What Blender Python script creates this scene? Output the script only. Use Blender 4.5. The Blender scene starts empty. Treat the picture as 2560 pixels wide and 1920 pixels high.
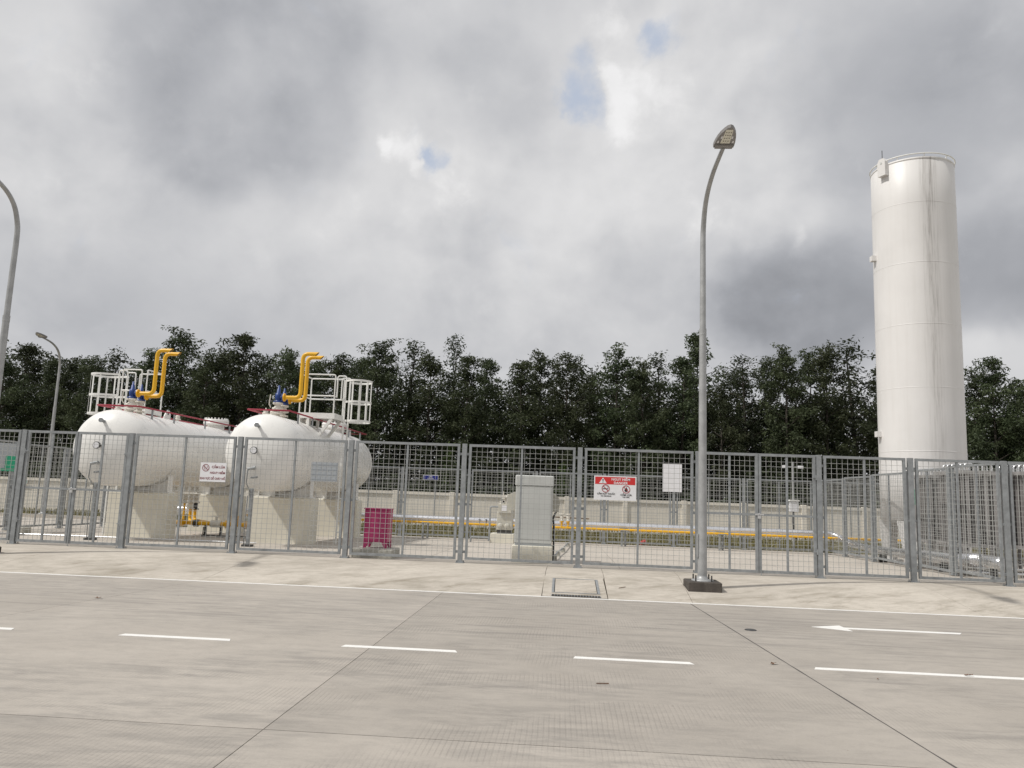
import bpy, math, random
import numpy as np
from mathutils import Vector, Matrix

# ------------------------------------------------------------------ scene, camera, light
S = bpy.context.scene
COL = S.collection
PI = math.pi
CAM_Z = 1.6512
FENCE_Y = 15.92
SUN_DIR = Vector((0.711, 0.31, -1.0)).normalized()      # direction the sunlight travels

cam_d = bpy.data.cameras.new('camera')
cam = bpy.data.objects.new('camera', cam_d); COL.objects.link(cam)
cam_d.sensor_fit = 'HORIZONTAL'; cam_d.sensor_width = 36.0
cam_d.lens = 1940.0 / 2560.0 * 36.0
cam_d.clip_start = 0.1; cam_d.clip_end = 6000
_r = Vector((0.99726866, 0.06458199, 0.03583841))
_u = Vector((-0.02651402, -0.13985137, 0.98981746))
_f = Vector((-0.06893643, 0.98806415, 0.13775706))
cam.matrix_world = Matrix(((_r.x, _u.x, -_f.x, 0), (_r.y, _u.y, -_f.y, 0), (_r.z, _u.z, -_f.z, CAM_Z), (0, 0, 0, 1)))
S.camera = cam

S.view_settings.view_transform = 'Standard'
S.view_settings.look = 'None'
S.view_settings.exposure = 0.08
S.view_settings.gamma = 1.0
S.view_settings.use_curve_mapping = False

sun_d = bpy.data.lights.new('sun', 'SUN')
sun_d.energy = 2.8; sun_d.angle = math.radians(1.2); sun_d.color = (1.0, 0.965, 0.91)
sun = bpy.data.objects.new('sun', sun_d); COL.objects.link(sun)
sun.rotation_mode = 'QUATERNION'; sun.rotation_quaternion = SUN_DIR.to_track_quat('-Z', 'Y')
sun.location = (-20, -10, 30)


class NT:
    """small helper to write node trees as expressions"""
    def __init__(self, tree):
        self.t = tree; self.n = tree.nodes; self.l = tree.links
    def put(self, sock, v):
        if v is None: return
        if isinstance(v, bpy.types.NodeSocket): self.l.new(v, sock)
        else:
            if hasattr(sock, 'default_value'):
                dv = sock.default_value
                if hasattr(dv, '__len__') and not hasattr(v, '__len__'): v = [v] * len(dv)
                if hasattr(dv, '__len__') and len(dv) == 4 and len(v) == 3: v = (*v, 1.0)
                sock.default_value = v
    def m(self, op, a, b=None, c=None, clamp=False):
        nd = self.n.new('ShaderNodeMath'); nd.operation = op; nd.use_clamp = clamp
        self.put(nd.inputs[0], a); self.put(nd.inputs[1], b)
        if c is not None: self.put(nd.inputs[2], c)
        return nd.outputs[0]
    def vm(self, op, a, b=None, s=None):
        nd = self.n.new('ShaderNodeVectorMath'); nd.operation = op
        self.put(nd.inputs[0], a); self.put(nd.inputs[1], b)
        if s is not None: self.put(nd.inputs['Scale'], s)
        return nd.outputs['Value'] if op in ('DOT_PRODUCT', 'LENGTH') else nd.outputs[0]
    def noise(self, vec, scale, detail=4, rough=0.55, dist=0.0, color=False):
        nd = self.n.new('ShaderNodeTexNoise')
        self.put(nd.inputs['Vector'], vec); nd.inputs['Scale'].default_value = scale
        nd.inputs['Detail'].default_value = detail; nd.inputs['Roughness'].default_value = rough
        nd.inputs['Distortion'].default_value = dist
        return nd.outputs['Color'] if color else nd.outputs[0]
    def step(self, v, a, b, lo=0.0, hi=1.0):
        nd = self.n.new('ShaderNodeMapRange'); nd.interpolation_type = 'SMOOTHSTEP'
        self.put(nd.inputs['Value'], v)
        nd.inputs['From Min'].default_value = a; nd.inputs['From Max'].default_value = b
        nd.inputs['To Min'].default_value = lo; nd.inputs['To Max'].default_value = hi
        return nd.outputs[0]
    def mix(self, f, a, b, mode='MIX'):
        nd = self.n.new('ShaderNodeMix'); nd.data_type = 'RGBA'; nd.blend_type = mode
        self.put(nd.inputs[0], f); self.put(nd.inputs[6], a); self.put(nd.inputs[7], b)
        return nd.outputs[2]
    def scale(self, vec, s):
        return self.vm('MULTIPLY', vec, s)


# ---- sky: Nishita sky seen through a broken layer of grey cloud
W = bpy.data.worlds.new('World'); S.world = W; W.use_nodes = True
try: W.cycles.sampling_method = 'MANUAL'; W.cycles.sample_map_resolution = 256
except Exception: pass
wt = W.node_tree; wt.nodes.clear(); w = NT(wt)
tc = wt.nodes.new('ShaderNodeTexCoord')
D0 = w.vm('NORMALIZE', tc.outputs['Generated'])
warp = w.vm('SUBTRACT', w.noise(D0, 3.2, 5, 0.55, color=True), (0.5, 0.5, 0.5))
D1 = w.vm('NORMALIZE', w.vm('ADD', D0, w.vm('SCALE', warp, None, 0.20)))
warp2 = w.vm('SUBTRACT', w.noise(D0, 6.0, 7, 0.6, color=True), (0.5, 0.5, 0.5))
D2 = w.vm('NORMALIZE', w.vm('ADD', D0, w.vm('SCALE', warp2, None, 0.15)))
def blob(D, direction, deg):
    k = 1.0 / (1.0 - math.cos(math.radians(deg)))
    return w.m('EXPONENT', w.m('MULTIPLY', w.m('SUBTRACT', w.vm('DOT_PRODUCT', D, direction), 1.0), k))
def total(items):
    s = items[0]
    for i in items[1:]: s = w.m('ADD', s, i)
    return s
SKY_BLOBS = [
    ((-0.5563, 0.7189, 0.4168), 6, 0.05),
    ((-0.5584, 0.7725, 0.3024), 7, 0.05),
    ((-0.2292, 0.8966, 0.379), 6, 0.06),
    ((0.1335, 0.8824, 0.4512), 8, 0.09),
    ((0.0386, 0.9281, 0.3704), 6, 0.07),
    ((-0.0586, 0.9471, 0.3157), 6, 0.03),
    ((-0.2033, 0.943, 0.2636), 7, 0.02),
    ((-0.5846, 0.7778, 0.2308), 5, -0.05),
    ((-0.5428, 0.8181, 0.1901), 7, -0.07),
    ((-0.1327, 0.9754, 0.176), 8, -0.05),
    ((-0.4045, 0.903, 0.1448), 9, -0.06),
    ((0.2804, 0.9021, 0.3282), 2.0, 0.12),
    ((0.4752, 0.8642, 0.1651), 2.2, 0.2),
    ((0.4657, 0.8016, 0.3749), 2.6, 0.1),
    ((0.1526, 0.9293, 0.3363), 3, 0.06),
    ((0.1599, 0.9702, 0.1821), 8, -0.06),
]
HOLES = [
    ((0.006, 0.8732, 0.4874), 2.0),
    ((0.0129, 0.8526, 0.5224), 1.4),
    ((-0.0128, 0.8843, 0.4667), 1.1),
    ((0.1055, 0.8403, 0.5318), 1.2),
    ((-0.1482, 0.9074, 0.3933), 1.0),
    ((-0.162, 0.8988, 0.4074), 0.7),
    ((-0.1282, 0.9043, 0.4071), 0.7),
]
MASSES = [
    ([((-0.3683, 0.8045, 0.466), 7.0), ((-0.2967, 0.806, 0.5121), 6), ((-0.3192, 0.8558, 0.4071), 3.8), ((-0.4237, 0.8246, 0.3748), 3.5), ((-0.4547, 0.7489, 0.4821), 3.5)], 0.165),
    ([((0.3552, 0.7976, 0.4875), 8.5), ((0.4294, 0.7995, 0.4201), 5), ((0.3319, 0.8419, 0.4256), 4)], 0.17),
    ([((0.4561, 0.8452, 0.2786), 6), ((0.2615, 0.9227, 0.2832), 4.2), ((0.3148, 0.9241, 0.2165), 5), ((0.2342, 0.947, 0.2199), 4), ((0.4682, 0.8546, 0.2245), 4)], 0.24),
    ([((-0.0993, 0.8663, 0.4895), 4.2), ((-0.0659, 0.8934, 0.4443), 3)], 0.1),
    ([((0.1167, 0.9534, 0.2782), 3.5), ((0.053, 0.9539, 0.2953), 2.5)], 0.09),
]
PUFFS = [
    ((0.0504, 0.8758, 0.48), 1.1),
    ((0.0542, 0.8867, 0.4592), 1.3),
    ((0.0468, 0.8672, 0.4958), 0.8),
    ((0.0499, 0.8988, 0.4355), 1.2),
    ((-0.1922, 0.8882, 0.4173), 1.1),
    ((-0.2172, 0.887, 0.4076), 0.8),
    ((-0.1735, 0.9026, 0.394), 0.9),
    ((0.0577, 0.8408, 0.5382), 1.8),
    ((0.1469, 0.9292, 0.3392), 1.6),
    ((0.2812, 0.9054, 0.318), 1.0),
    ((-0.1285, 0.9174, 0.3766), 1.6),
    ((0.0995, 0.8738, 0.476), 2.2),
]
lum = total([w.m('MULTIPLY', blob(D1, d, r), a) for d, r, a in SKY_BLOBS])
mass_n = w.m('MULTIPLY', w.m('SUBTRACT', w.noise(w.scale(D0, (1, 1, 1.15)), 4.5, 9, 0.52, 0.25), 0.5), 1.15)
for grp, depth in MASSES:      # thick grey banks of cloud with ragged edges
    mm = w.m('ADD', total([blob(D1, d, r) for d, r in grp]), mass_n)
    lum = w.m('SUBTRACT', lum, w.m('MULTIPLY', w.step(mm, 0.0, 1.35), depth))
n1 = w.m('SUBTRACT', w.noise(w.scale(D0, (1, 1, 1.5)), 3.6, 6, 0.48, 0.4), 0.5)
n2 = w.m('SUBTRACT', w.noise(w.scale(D0, (1, 1, 1.3)), 13.0, 7, 0.58, 0.4), 0.5)
lum = w.m('ADD', w.m('ADD', lum, 0.59), w.m('ADD', w.m('MULTIPLY', n1, 0.13), w.m('MULTIPLY', n2, 0.05)))
lum = w.step(lum, 0.06, 0.86, 0.20, 0.74)
# relief of the billows: the side turned to the sun (upper left) is lighter than the other
def relief(scale, off, seed, detail, amp, thr0, thr1):
    base = w.vm('ADD', w.scale(D0, (1, 1, 1.1)), (seed, seed * 0.7, -seed))
    a_ = w.noise(base, scale, detail, 0.50, 0.15); b_ = w.noise(w.vm('ADD', base, off), scale, detail, 0.50, 0.15)
    where = w.step(w.noise(w.vm('ADD', D0, (seed, 0, 3.0)), 2.8, 2, 0.5), thr0, thr1)
    return w.m('MULTIPLY', w.m('MULTIPLY', w.m('SUBTRACT', a_, b_), where), amp)
lum = w.m('ADD', lum, w.m('ADD', relief(3.6, (0.035, 0.0, -0.045), 1.7, 8, 0.50, 0.30, 0.55), relief(8.5, (0.014, 0.0, -0.018), 4.1, 7, 0.32, 0.34, 0.58)))
puff = total([blob(D2, d, r) for d, r in PUFFS])
fine = w.m('SUBTRACT', w.noise(D0, 22, 8, 0.6, 0.3), 0.5)
pf = w.step(w.m('ADD', puff, w.m('MULTIPLY', fine, 2.2)), 0.10, 1.5)
lum = w.m('ADD', lum, w.m('MULTIPLY', pf, 0.15))
cloud = w.mix(w.step(lum, 0.25, 0.75), (0.955, 0.985, 1.065, 1), (1.0, 0.995, 1.0, 1))
cloud = w.vm('SCALE', cloud, None, lum)
hole = total([blob(D2, d, r) for d, r in HOLES])
hole = w.m('ADD', hole, w.m('MULTIPLY', w.m('SUBTRACT', w.noise(D0, 10.0, 9, 0.62, 0.5), 0.5), 2.6))
hole = w.m('MULTIPLY', w.step(hole, 0.25, 1.45), w.m('SUBTRACT', 1.0, w.step(puff, 0.30, 0.8)))
sky = wt.nodes.new('ShaderNodeTexSky'); sky.sky_type = 'NISHITA'; sky.sun_disc = False
sky.sun_elevation = math.radians(52.2)
sky.sun_rotation = math.atan2(-SUN_DIR.x, -SUN_DIR.y)
sky.air_density = 1.0; sky.dust_density = 2.0
STR = 0.10
cloud_raw = w.vm('SCALE', cloud, None, 1.0 / STR)
blue = w.mix(0.65, sky.outputs[0], (5.6, 6.3, 7.6, 1))      # thin haze over the blue
final = w.mix(w.m('MULTIPLY', hole, 0.80), cloud_raw, blue)
bg = wt.nodes.new('ShaderNodeBackground'); wt.links.new(final, bg.inputs['Color']); bg.inputs['Strength'].default_value = STR
wo = wt.nodes.new('ShaderNodeOutputWorld'); wt.links.new(bg.outputs[0], wo.inputs[0])


# ------------------------------------------------------------------ materials
MAT = {}
def new_mat(name):
    mt = bpy.data.materials.new(name); mt.use_nodes = True
    nt = NT(mt.node_tree); b = mt.node_tree.nodes['Principled BSDF']
    MAT[name] = mt
    return mt, nt, b
def paint(name, color, rough=0.45, metal=0.0, var=0.08, scale=3.0, dirt=0.0, dirtcol=(0.12, 0.1, 0.08), bump=0.0, spec=0.5, world=False):
    mt, nt, b = new_mat(name)
    if world: v = nt.n.new('ShaderNodeNewGeometry').outputs['Position']
    else: v = nt.n.new('ShaderNodeTexCoord').outputs['Object']
    n = nt.noise(v, scale, 6, 0.6)
    lo = tuple(c * (1 - var) for c in color); hi = tuple(min(c * (1 + var), 0.95) for c in color)
    col = nt.mix(nt.step(n, 0.3, 0.7), lo, hi)
    if dirt > 0:
        d = nt.step(nt.noise(nt.scale(v, (1.0, 1.0, 0.3)), scale * 2.3, 7, 0.65, 0.3), 0.5, 0.75)
        col = nt.mix(nt.m('MULTIPLY', d, dirt), col, dirtcol)
    nt.l.new(col, b.inputs['Base Color'])
    b.inputs['Roughness'].default_value = rough; b.inputs['Metallic'].default_value = metal
    nt.put(b.inputs['Roughness'], nt.step(nt.noise(v, scale * 4, 4), 0.2, 0.8, max(rough - 0.08, 0.03), min(rough + 0.08, 1)))
    b.inputs['Specular IOR Level'].default_value = spec
    if bump > 0:
        bn = nt.n.new('ShaderNodeBump'); bn.inputs['Strength'].default_value = bump; bn.inputs['Distance'].default_value = 0.02
        nt.l.new(nt.noise(v, scale * 9, 6, 0.6), bn.inputs['Height']); nt.l.new(bn.outputs[0], b.inputs['Normal'])
    return mt

paint('galvanised', (0.285, 0.300, 0.308), 0.55, 0.25, 0.16, 9.0, 0.12, (0.13, 0.13, 0.13))
paint('galvanised_wire', (0.42, 0.425, 0.41), 0.6, 0.2, 0.08, 4.0)
paint('lamp_metal', (0.37, 0.375, 0.375), 0.5, 0.3, 0.12, 5.0, 0.1, (0.16, 0.15, 0.14))
paint('lamp_head_metal', (0.25, 0.24, 0.235), 0.55, 0.1, 0.1, 8.0)
paint('led_panel', (0.70, 0.68, 0.58), 0.3, 0.0, 0.1, 12.0)
paint('led_dot', (0.33, 0.32, 0.27), 0.3)
paint('vessel_white', (0.80, 0.79, 0.76), 0.30, 0.0, 0.03, 1.2, 0.05, (0.45, 0.42, 0.36))
paint('rail_white', (0.78, 0.78, 0.75), 0.4, 0.0, 0.04, 6.0, 0.05, (0.4, 0.36, 0.3))
paint('valve_white', (0.66, 0.63, 0.56), 0.45, 0.0, 0.1, 20.0, 0.25, (0.2, 0.17, 0.13))
paint('plinth_cream', (0.70, 0.67, 0.575), 0.7, 0.0, 0.06, 1.7, 0.12, (0.33, 0.31, 0.25), 0.1)
paint('wall_cream', (0.77, 0.72, 0.635), 0.8, 0.0, 0.07, 0.8, 0.16, (0.30, 0.28, 0.23), 0.15, world=True)
paint('pipe_yellow', (0.78, 0.43, 0.015), 0.38, 0.0, 0.05, 5.0, 0.06, (0.25, 0.14, 0.03))
paint('valve_blue', (0.012, 0.045, 0.20), 0.4, 0.0, 0.12, 12.0)
paint('pipe_red', (0.36, 0.035, 0.06), 0.45, 0.0, 0.08, 7.0)
paint('cabinet_magenta', (0.38, 0.028, 0.125), 0.4, 0.0, 0.05, 4.0, 0.05, (0.15, 0.02, 0.06))
paint('cladding', (0.82, 0.82, 0.84), 0.30, 1.0, 0.05, 5.0, 0.06, (0.5, 0.5, 0.5), 0.015)
paint('cabinet_grey', (0.54, 0.55, 0.53), 0.5, 0.0, 0.05, 2.0, 0.10, (0.27, 0.28, 0.26))
paint('box_beige', (0.54, 0.52, 0.45), 0.5, 0.0, 0.07, 6.0, 0.12, (0.25, 0.22, 0.18))
paint('fin_aluminium', (0.36, 0.345, 0.335), 0.55, 0.3, 0.12, 3.0, 0.25, (0.25, 0.23, 0.21))
paint('tube_bright', (0.72, 0.72, 0.72), 0.25, 0.8, 0.06, 9.0)
paint('dark_steel', (0.07, 0.07, 0.07), 0.5, 0.4, 0.2, 10.0)
paint('rusty_steel', (0.17, 0.12, 0.08), 0.7, 0.2, 0.3, 14.0)
paint('block_dark', (0.070, 0.060, 0.052), 0.85, 0.0, 0.3, 5.0, 0.35, (0.15, 0.135, 0.115), 0.5)
paint('plinth_grey', (0.42, 0.41, 0.36), 0.85, 0.0, 0.1, 2.0, 0.2, (0.25, 0.23, 0.2), 0.3)
paint('sign_white', (0.78, 0.78, 0.80), 0.45, 0.0, 0.03, 3.0)
paint('sign_grey', (0.40, 0.43, 0.46), 0.5, 0.1, 0.05, 5.0)
paint('sign_red', (0.60, 0.03, 0.03), 0.4, 0.0, 0.04, 4.0)
paint('sign_darkred', (0.22, 0.025, 0.035), 0.5)
paint('sign_black', (0.015, 0.014, 0.015), 0.5)
paint('sign_blue', (0.012, 0.02, 0.19), 0.35, 0.0, 0.05, 8.0)
paint('sign_green', (0.01, 0.36, 0.20), 0.4, 0.0, 0.05, 8.0)
paint('line_white', (0.80, 0.79, 0.76), 0.6, 0.0, 0.04, 9.0, 0.22, (0.50, 0.47, 0.42), world=True)
paint('black_cable', (0.02, 0.02, 0.02), 0.5)
paint('dry_leaf', (0.14, 0.07, 0.035), 0.8, 0.0, 0.3, 30.0)
paint('red_cloth', (0.38, 0.06, 0.05), 0.9, 0.0, 0.2, 20.0)
paint('bark', (0.065, 0.055, 0.045), 0.9, 0.0, 0.3, 6.0, 0.3, (0.05, 0.04, 0.03), 0.5)
paint('seal_dark', (0.085, 0.079, 0.073), 0.8)
paint('joint_tar', (0.10, 0.092, 0.082), 0.8)
paint('ground_soil', (0.10, 0.09, 0.04), 0.95, 0.0, 0.3, 0.6, 0.3, (0.14, 0.13, 0.05), 0.4, world=True)

def concrete(name, c1, c2, stain, stain_amt, streak=(0.10, 1.5), tine=0.0, track=False, objvar=0.05, grain=0.20, blot=0.0):
    mt, nt, b = new_mat(name)
    P = nt.n.new('ShaderNodeNewGeometry').outputs['Position']
    base = nt.mix(nt.step(nt.noise(P, 0.55, 6, 0.6, 0.3), 0.32, 0.68), c1, c2)
    st = nt.noise(nt.vm('MULTIPLY', P, (streak[0], streak[1], 1.0)), 4.2, 10, 0.74, 0.4)
    st = nt.step(st, 0.40, 0.66)
    patch = nt.step(nt.noise(nt.vm('MULTIPLY', P, (0.7, 1.3, 1.0)), 0.42, 5, 0.55, 0.4), 0.38, 0.60)
    amt = nt.m('MULTIPLY', st, patch)
    if track:      # rubber carried along the lane by passing tyres
        sx = nt.n.new('ShaderNodeSeparateXYZ'); nt.l.new(P, sx.inputs[0])
        lane = nt.m('MULTIPLY', nt.step(sx.outputs[1], 8.4, 9.6), nt.step(sx.outputs[1], 12.7, 11.6))
        fine = nt.noise(nt.vm('MULTIPLY', P, (0.07, 1.0, 1.0)), 8.0, 8, 0.66, 0.5)
        trk = nt.m('MULTIPLY', nt.step(fine, 0.46, 0.66), nt.m('MULTIPLY', lane, 0.95))
        amt = nt.m('MAXIMUM', amt, trk)
    col = nt.mix(nt.m('MULTIPLY', amt, stain_amt), base, stain)
    if blot > 0:
        sx2 = nt.n.new('ShaderNodeSeparateXYZ'); nt.l.new(P, sx2.inputs[0])
        rotv = nt.n.new('ShaderNodeVectorRotate'); rotv.rotation_type = 'Z_AXIS'; nt.l.new(P, rotv.inputs['Vector']); rotv.inputs['Angle'].default_value = -0.5
        Q = rotv.outputs[0]
        bl = nt.step(nt.noise(nt.vm('MULTIPLY', Q, (0.55, 1.6, 1.0)), 1.3, 10, 0.70, 0.35), 0.47, 0.70)
        bl = nt.m('MULTIPLY', bl, nt.step(sx2.outputs[1], 15.4, 13.2, 0.35, 1.0))
        col = nt.mix(nt.m('MULTIPLY', bl, blot), col, (stain[0] * 0.80, stain[1] * 0.77, stain[2] * 0.70))
        fn = nt.step(nt.noise(nt.vm('MULTIPLY', Q, (0.35, 1.3, 1.0)), 8.0, 8, 0.72, 0.3), 0.46, 0.75)
        col = nt.mix(nt.m('MULTIPLY', fn, 0.5), col, stain)
    g = nt.noise(P, 55, 5, 0.75)
    mot = nt.noise(nt.vm('MULTIPLY', P, (0.6, 1.0, 1.0)), 7.0, 8, 0.75, 0.2)
    col = nt.mix(nt.step(mot, 0.40, 0.72, 0.0, 0.38), col, stain)
    col = nt.mix(grain, col, nt.mix(g, (0.10, 0.09, 0.08), (0.62, 0.60, 0.55)))
    # dark specks of grit
    vo = nt.n.new('ShaderNodeTexVoronoi'); nt.l.new(P, vo.inputs['Vector']); vo.inputs['Scale'].default_value = 3.6
    speck = nt.step(vo.outputs['Distance'], 0.045, 0.025)
    keep = nt.step(nt.noise(P, 1.9, 2), 0.56, 0.6)
    col = nt.mix(nt.m('MULTIPLY', nt.m('MULTIPLY', speck, keep), 0.7), col, (0.06, 0.05, 0.045))
    oi = nt.n.new('ShaderNodeObjectInfo')
    hs = nt.n.new('ShaderNodeHueSaturation'); nt.l.new(col, hs.inputs['Color'])
    nt.put(hs.inputs['Value'], nt.m('ADD', nt.m('MULTIPLY', oi.outputs['Random'], objvar), 1.0 - objvar / 2))
    height = nt.m('MULTIPLY', g, 0.25)
    out = hs.outputs[0]
    if tine > 0:   # raked grooves across the lane, worn away in places
        wv = nt.n.new('ShaderNodeTexWave'); wv.bands_direction = 'X'; wv.wave_profile = 'SIN'
        nt.l.new(nt.vm('ADD', nt.vm('MULTIPLY', P, (1.0, 0.0, 0.0)), nt.vm('SCALE', nt.noise(P, 0.5, 2, 0.5, color=True), None, 0.10)), wv.inputs['Vector'])
        wv.inputs['Scale'].default_value = 8.0; wv.inputs['Distortion'].default_value = 0.5; wv.inputs['Detail'].default_value = 1.0
        mask = nt.step(nt.noise(nt.vm('MULTIPLY', P, (0.6, 1.0, 1.0)), 1.3, 6, 0.62, 0.4), 0.44, 0.66)
        groove = nt.m('MULTIPLY', nt.step(wv.outputs['Fac'], 0.45, 0.1), mask)
        out = nt.mix(nt.m('MULTIPLY', groove, tine), out, (stain[0] * 0.6, stain[1] * 0.58, stain[2] * 0.55))
        height = nt.m('SUBTRACT', height, nt.m('MULTIPLY', groove, 0.6))
    nt.l.new(out, b.inputs['Base Color'])
    b.inputs['Roughness'].default_value = 0.85; b.inputs['Specular IOR Level'].default_value = 0.25
    bn = nt.n.new('ShaderNodeBump'); bn.inputs['Strength'].default_value = 0.35; bn.inputs['Distance'].default_value = 0.012
    nt.l.new(height, bn.inputs['Height']); nt.l.new(bn.outputs[0], b.inputs['Normal'])
    return mt
concrete('road_concrete', (0.375, 0.338, 0.297), (0.440, 0.399, 0.352), (0.240, 0.220, 0.200), 0.85, streak=(0.35, 1.6), tine=0.07, track=True, objvar=0.12)
concrete('apron_concrete', (0.53, 0.480, 0.415), (0.62, 0.565, 0.49), (0.30, 0.265, 0.215), 0.6, (0.35, 0.9), objvar=0.05, blot=1.0)
concrete('slab_concrete', (0.49, 0.445, 0.39), (0.56, 0.51, 0.45), (0.34, 0.30, 0.255), 0.4, (0.3, 0.8), objvar=0.04)

# tall tank: white paint, with grey rain streaks running down from the rim on one side
def tank_streak():
    mt, nt, b = new_mat('tank_white')
    P = nt.n.new('ShaderNodeTexCoord').outputs['Object']
    sp = nt.n.new('ShaderNodeSeparateXYZ'); nt.l.new(P, sp.inputs[0])
    ang = nt.m('ARCTAN2', sp.outputs[0], nt.m('MULTIPLY', sp.outputs[1], -1.0))      # 0 towards -Y, + to +X
    cv = nt.n.new('ShaderNodeCombineXYZ'); nt.l.new(ang, cv.inputs[0]); nt.l.new(sp.outputs[2], cv.inputs[2])
    V = cv.outputs[0]
    wob = nt.m('MULTIPLY', nt.m('SUBTRACT', nt.noise(nt.scale(V, (1, 1, 0.25)), 1.3, 3), 0.5), 0.10)
    a2 = nt.m('ADD', nt.m('ADD', ang, wob), nt.m('MULTIPLY', sp.outputs[2], 0.0))
    band = nt.m('EXPONENT', nt.m('MULTIPLY', nt.m('POWER', nt.m('DIVIDE', nt.m('SUBTRACT', a2, -0.03), 0.18), 2.0), -1.0))
    fine = nt.step(nt.noise(nt.scale(V, (1, 1, 0.045)), 17.0, 6, 0.65), 0.42, 0.75)
    hair = nt.step(nt.noise(nt.scale(V, (1, 1, 0.03)), 40.0, 4, 0.6), 0.56, 0.72)
    topw = nt.step(sp.outputs[2], 1.0, 12.0, 0.45, 1.0)
    st = nt.m('MULTIPLY', nt.m('MULTIPLY', band, nt.m('ADD', nt.m('ADD', nt.m('MULTIPLY', fine, 0.5), 0.16), nt.m('MULTIPLY', hair, 0.3))), topw)
    weak = nt.m('MULTIPLY', nt.step(nt.noise(nt.scale(V, (1, 1, 0.05)), 8.0, 6, 0.6), 0.42, 0.8), 0.12)
    n = nt.step(nt.noise(P, 0.8, 4), 0.3, 0.7)
    col = nt.mix(n, (0.70, 0.685, 0.67, 1), (0.74, 0.725, 0.71, 1))
    col = nt.mix(weak, col, (0.45, 0.42, 0.37, 1))
    col = nt.mix(nt.m('MULTIPLY', st, 1.5, clamp=True), col, (0.23, 0.21, 0.195, 1))
    nt.l.new(col, b.inputs['Base Color']); b.inputs['Roughness'].default_value = 0.45
tank_streak()

def foliage(name, c1, c2, trans=0.25):
    mt, nt, b = new_mat(name)
    P = nt.n.new('ShaderNodeNewGeometry').outputs['Position']
    oi = nt.n.new('ShaderNodeObjectInfo')
    n = nt.step(nt.noise(P, 0.9, 5, 0.6), 0.32, 0.7)
    n2 = nt.noise(P, 14.0, 2)
    col = nt.mix(n, c1, c2)
    hs = nt.n.new('ShaderNodeHueSaturation'); nt.l.new(col, hs.inputs['Color'])
    nt.put(hs.inputs['Value'], nt.m('ADD', nt.m('MULTIPLY', oi.outputs['Random'], 0.55), nt.m('ADD', nt.m('MULTIPLY', n2, 0.7), 0.38)))
    nt.put(hs.inputs['Hue'], nt.m('ADD', nt.m('MULTIPLY', oi.outputs['Random'], 0.03), 0.485))
    nt.l.new(hs.outputs[0], b.inputs['Base Color'])
    b.inputs['Roughness'].default_value = 0.55; b.inputs['Specular IOR Level'].default_value = 0.25
    tr = nt.n.new('ShaderNodeBsdfTranslucent'); nt.l.new(hs.outputs[0], tr.inputs['Color'])
    mx = nt.n.new('ShaderNodeMixShader'); mx.inputs[0].default_value = trans
    nt.l.new(b.outputs[0], mx.inputs[1]); nt.l.new(tr.outputs[0], mx.inputs[2])
    nt.l.new(mx.outputs[0], mt.node_tree.nodes['Material Output'].inputs[0])
foliage('leaf_dark', (0.042, 0.056, 0.027), (0.078, 0.095, 0.046))
foliage('leaf_pale', (0.050, 0.064, 0.038), (0.070, 0.085, 0.050), 0.35)
foliage('leaf_wood', (0.034, 0.046, 0.023), (0.058, 0.073, 0.036), 0.2)
foliage('leaf_bush', (0.05, 0.075, 0.022), (0.085, 0.115, 0.032))
foliage('grass_blade', (0.17, 0.15, 0.06), (0.24, 0.21, 0.095))


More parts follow.
